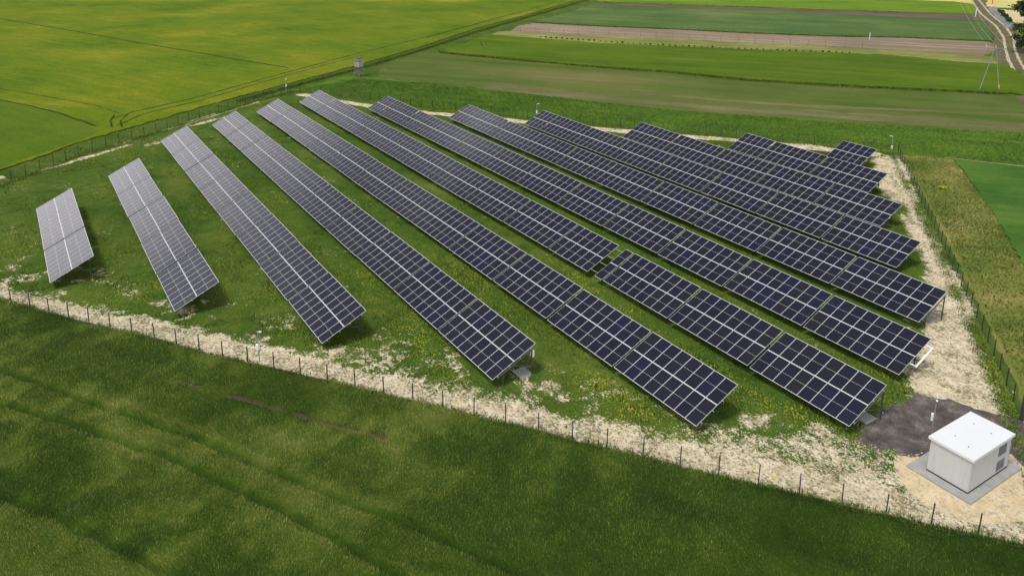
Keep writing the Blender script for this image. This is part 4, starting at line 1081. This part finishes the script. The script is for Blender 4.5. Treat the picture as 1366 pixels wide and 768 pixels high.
# rough verge and ditch weeds, olive meadow tufts
def along(pts, num, spread):
    q = np.array(pts); c = np.concatenate([[0], np.cumsum(np.hypot(*np.diff(q, axis=0).T))])
    s = rng.random(num) * c[-1]
    return np.interp(s, c, q[:, 0]) + rng.normal(0, spread, num), np.interp(s, c, q[:, 1]) + rng.normal(0, spread, num)
x1_, y1_ = scatter(120000, [tuple(p) for p in vg], lambda x, y: (rng.random(len(x)) < 0.6) & (x > -260))
x2_, y2_ = along(DITCH[5:], 20000, 0.45)
x, y = np.concatenate([x1_, x2_]), np.concatenate([y1_, y2_])
n = len(x)
tint = np.clip(np.concatenate([0.16 + 0.55 * fbm(x1_, y1_, 3, 2, 3), np.full(len(x2_), 0.2)]) + rng.normal(0, .1, n), 0, 1)
hh = np.concatenate([0.1 + 0.35 * rng.random(len(x1_)), 0.2 + 0.3 * rng.random(len(x2_))])
o = link('verge_grass', blades('verge_grass', x, y, np.full(n, 0.03), hh, 0.10 + 0.12 * rng.random(n), (rng.normal(0, .1, n), rng.normal(0, .1, n)), m_turf, tint))
tag(o, 'rough dark grass on the verge and ditch beside the barley', 'grass', kind='stuff')
OM = [(-69.0, 118.2), (-56.0, 102.6), (-46.1, 90.6), (-39.2, 82.0), (-32.6, 73.8), (-27.6, 67.6), (-22.7, 61.3), (-14.2, 49.9), (0, 62), (-37.0, 89.2), (-41.6, 95.2), (-47.0, 102.6), (-57.3, 115.3), (-63.9, 122.4)]
x, y = scatter(170000, OM, lambda x, y: rng.random(len(x)) < 0.9)
n = len(x)
m_om = leaf_mat('dry_meadow_leaves', ((0.0, (0.062, 0.115, 0.016)), (0.3, (0.125, 0.185, 0.026)), (0.6, (0.25, 0.275, 0.055)), (1.0, (0.46, 0.40, 0.15))), 0.85, base_dark=0.85)
tint = np.clip(0.44 + 1.9 * (fbm(x, y, 6, 3, 4) - 0.5) - 0.12 * sstep(1.6, 0.2, dist_poly(x, y, RIGHT)) + rng.normal(0, .12, n), 0, 1)
o = link('meadow_grass', blades('meadow_grass', x, y, np.full(n, 0.03), 0.12 + 0.25 * rng.random(n) * fbm(x, y, 2, 6, 2), 0.07 + 0.07 * rng.random(n), (rng.normal(0, .1, n), rng.normal(0, .1, n)), m_om, tint))
tag(o, 'dry olive and straw-coloured meadow grass right of the site', 'grass', kind='stuff')

mw = [along([(-196, 102.2), (-191.3, 102.4), (-170.8, 114.1), (-153.2, 124.7), (-138.4, 135.7), (-122.6, 144.1), (-104.4, 159.5), (-88.2, 175.4), (-81.1, 181.4)], 9000, 0.35),
      along([(-233.4, 159.5), (-213.7, 173.3), (-194.9, 190), (-175.8, 204.7), (-158.9, 219.9), (-144.6, 237.4), (-125.6, 253.8)], 7000, 0.45),
      along([(-270, 214), (-243.3, 236.0), (-219.9, 254.3), (-196.2, 269.6), (-175.5, 285.9), (-155.9, 301.4)], 3000, 0.4)]
x, y = np.concatenate([a for a, b in mw]), np.concatenate([b for a, b in mw])
k = rng.random(len(x)) < sstep(0.3, 0.6, fbm(x, y, 5, 2, 3))
x, y = x[k], y[k]; n = len(x)
o = link('margin_weeds', blades('margin_weeds', x, y, np.full(n, 0.03), 0.2 + 0.5 * rng.random(n), 0.15 + 0.15 * rng.random(n), (rng.normal(0, .15, n), rng.normal(0, .15, n)), m_turf, np.clip(0.15 + 0.3 * rng.random(n), 0, 1)))
tag(o, 'clumpy dark weeds along the margins between the far fields', 'weeds', kind='stuff')

# loose stones on the chalk and round the dark gravel
nst = 26000
k0 = rng.integers(0, 3, nst)
x, y = np.zeros(nst), np.zeros(nst)
for i, (pts, sp) in enumerate(((NEAR, 1.6), (RIGHT[1:], 2.2), ([(-30, 50), (-25, 60), (-19, 50), (-27, 46), (-33, 42)], 2.2))):
    q = k0 == i
    x[q], y[q] = along(pts, int(q.sum()), sp)
k = inside(x, y, YARD) & (chalk_mask(x, y) > 0.35) & (sdf(x, y, GRAVEL) < 0.1) & ~inside(x, y, KPAD)
x, y = x[k], y[k]; n = len(x)
r = 0.015 + 0.075 * rng.random(n) ** 3.0
oc = np.array([(1, 0, 0), (0, 1, 0), (-1, 0, 0), (0, -1, 0), (0, 0, .8), (0, 0, -.4)])
V = oc[None] * r[:, None, None] * (0.7 + 0.6 * rng.random((n, 6, 1)))
V[:, :, 0] += x[:, None]; V[:, :, 1] += y[:, None]; V[:, :, 2] += 0.02
F3 = np.array([(0, 1, 4), (1, 2, 4), (2, 3, 4), (3, 0, 4), (1, 0, 5), (2, 1, 5), (3, 2, 5), (0, 3, 5)])
F3 = (F3[None] + 6 * np.arange(n)[:, None, None]).reshape(-1, 3)
o = link('loose_stones', np_mesh('loose_stones', V.reshape(-1, 3), F3, plain('pale_stone', (0.55, 0.50, 0.40), 0.9, 0.0, 0.3, 0.8)))
tag(o, 'loose pale stones scattered over the chalk track', 'stones', kind='stuff')
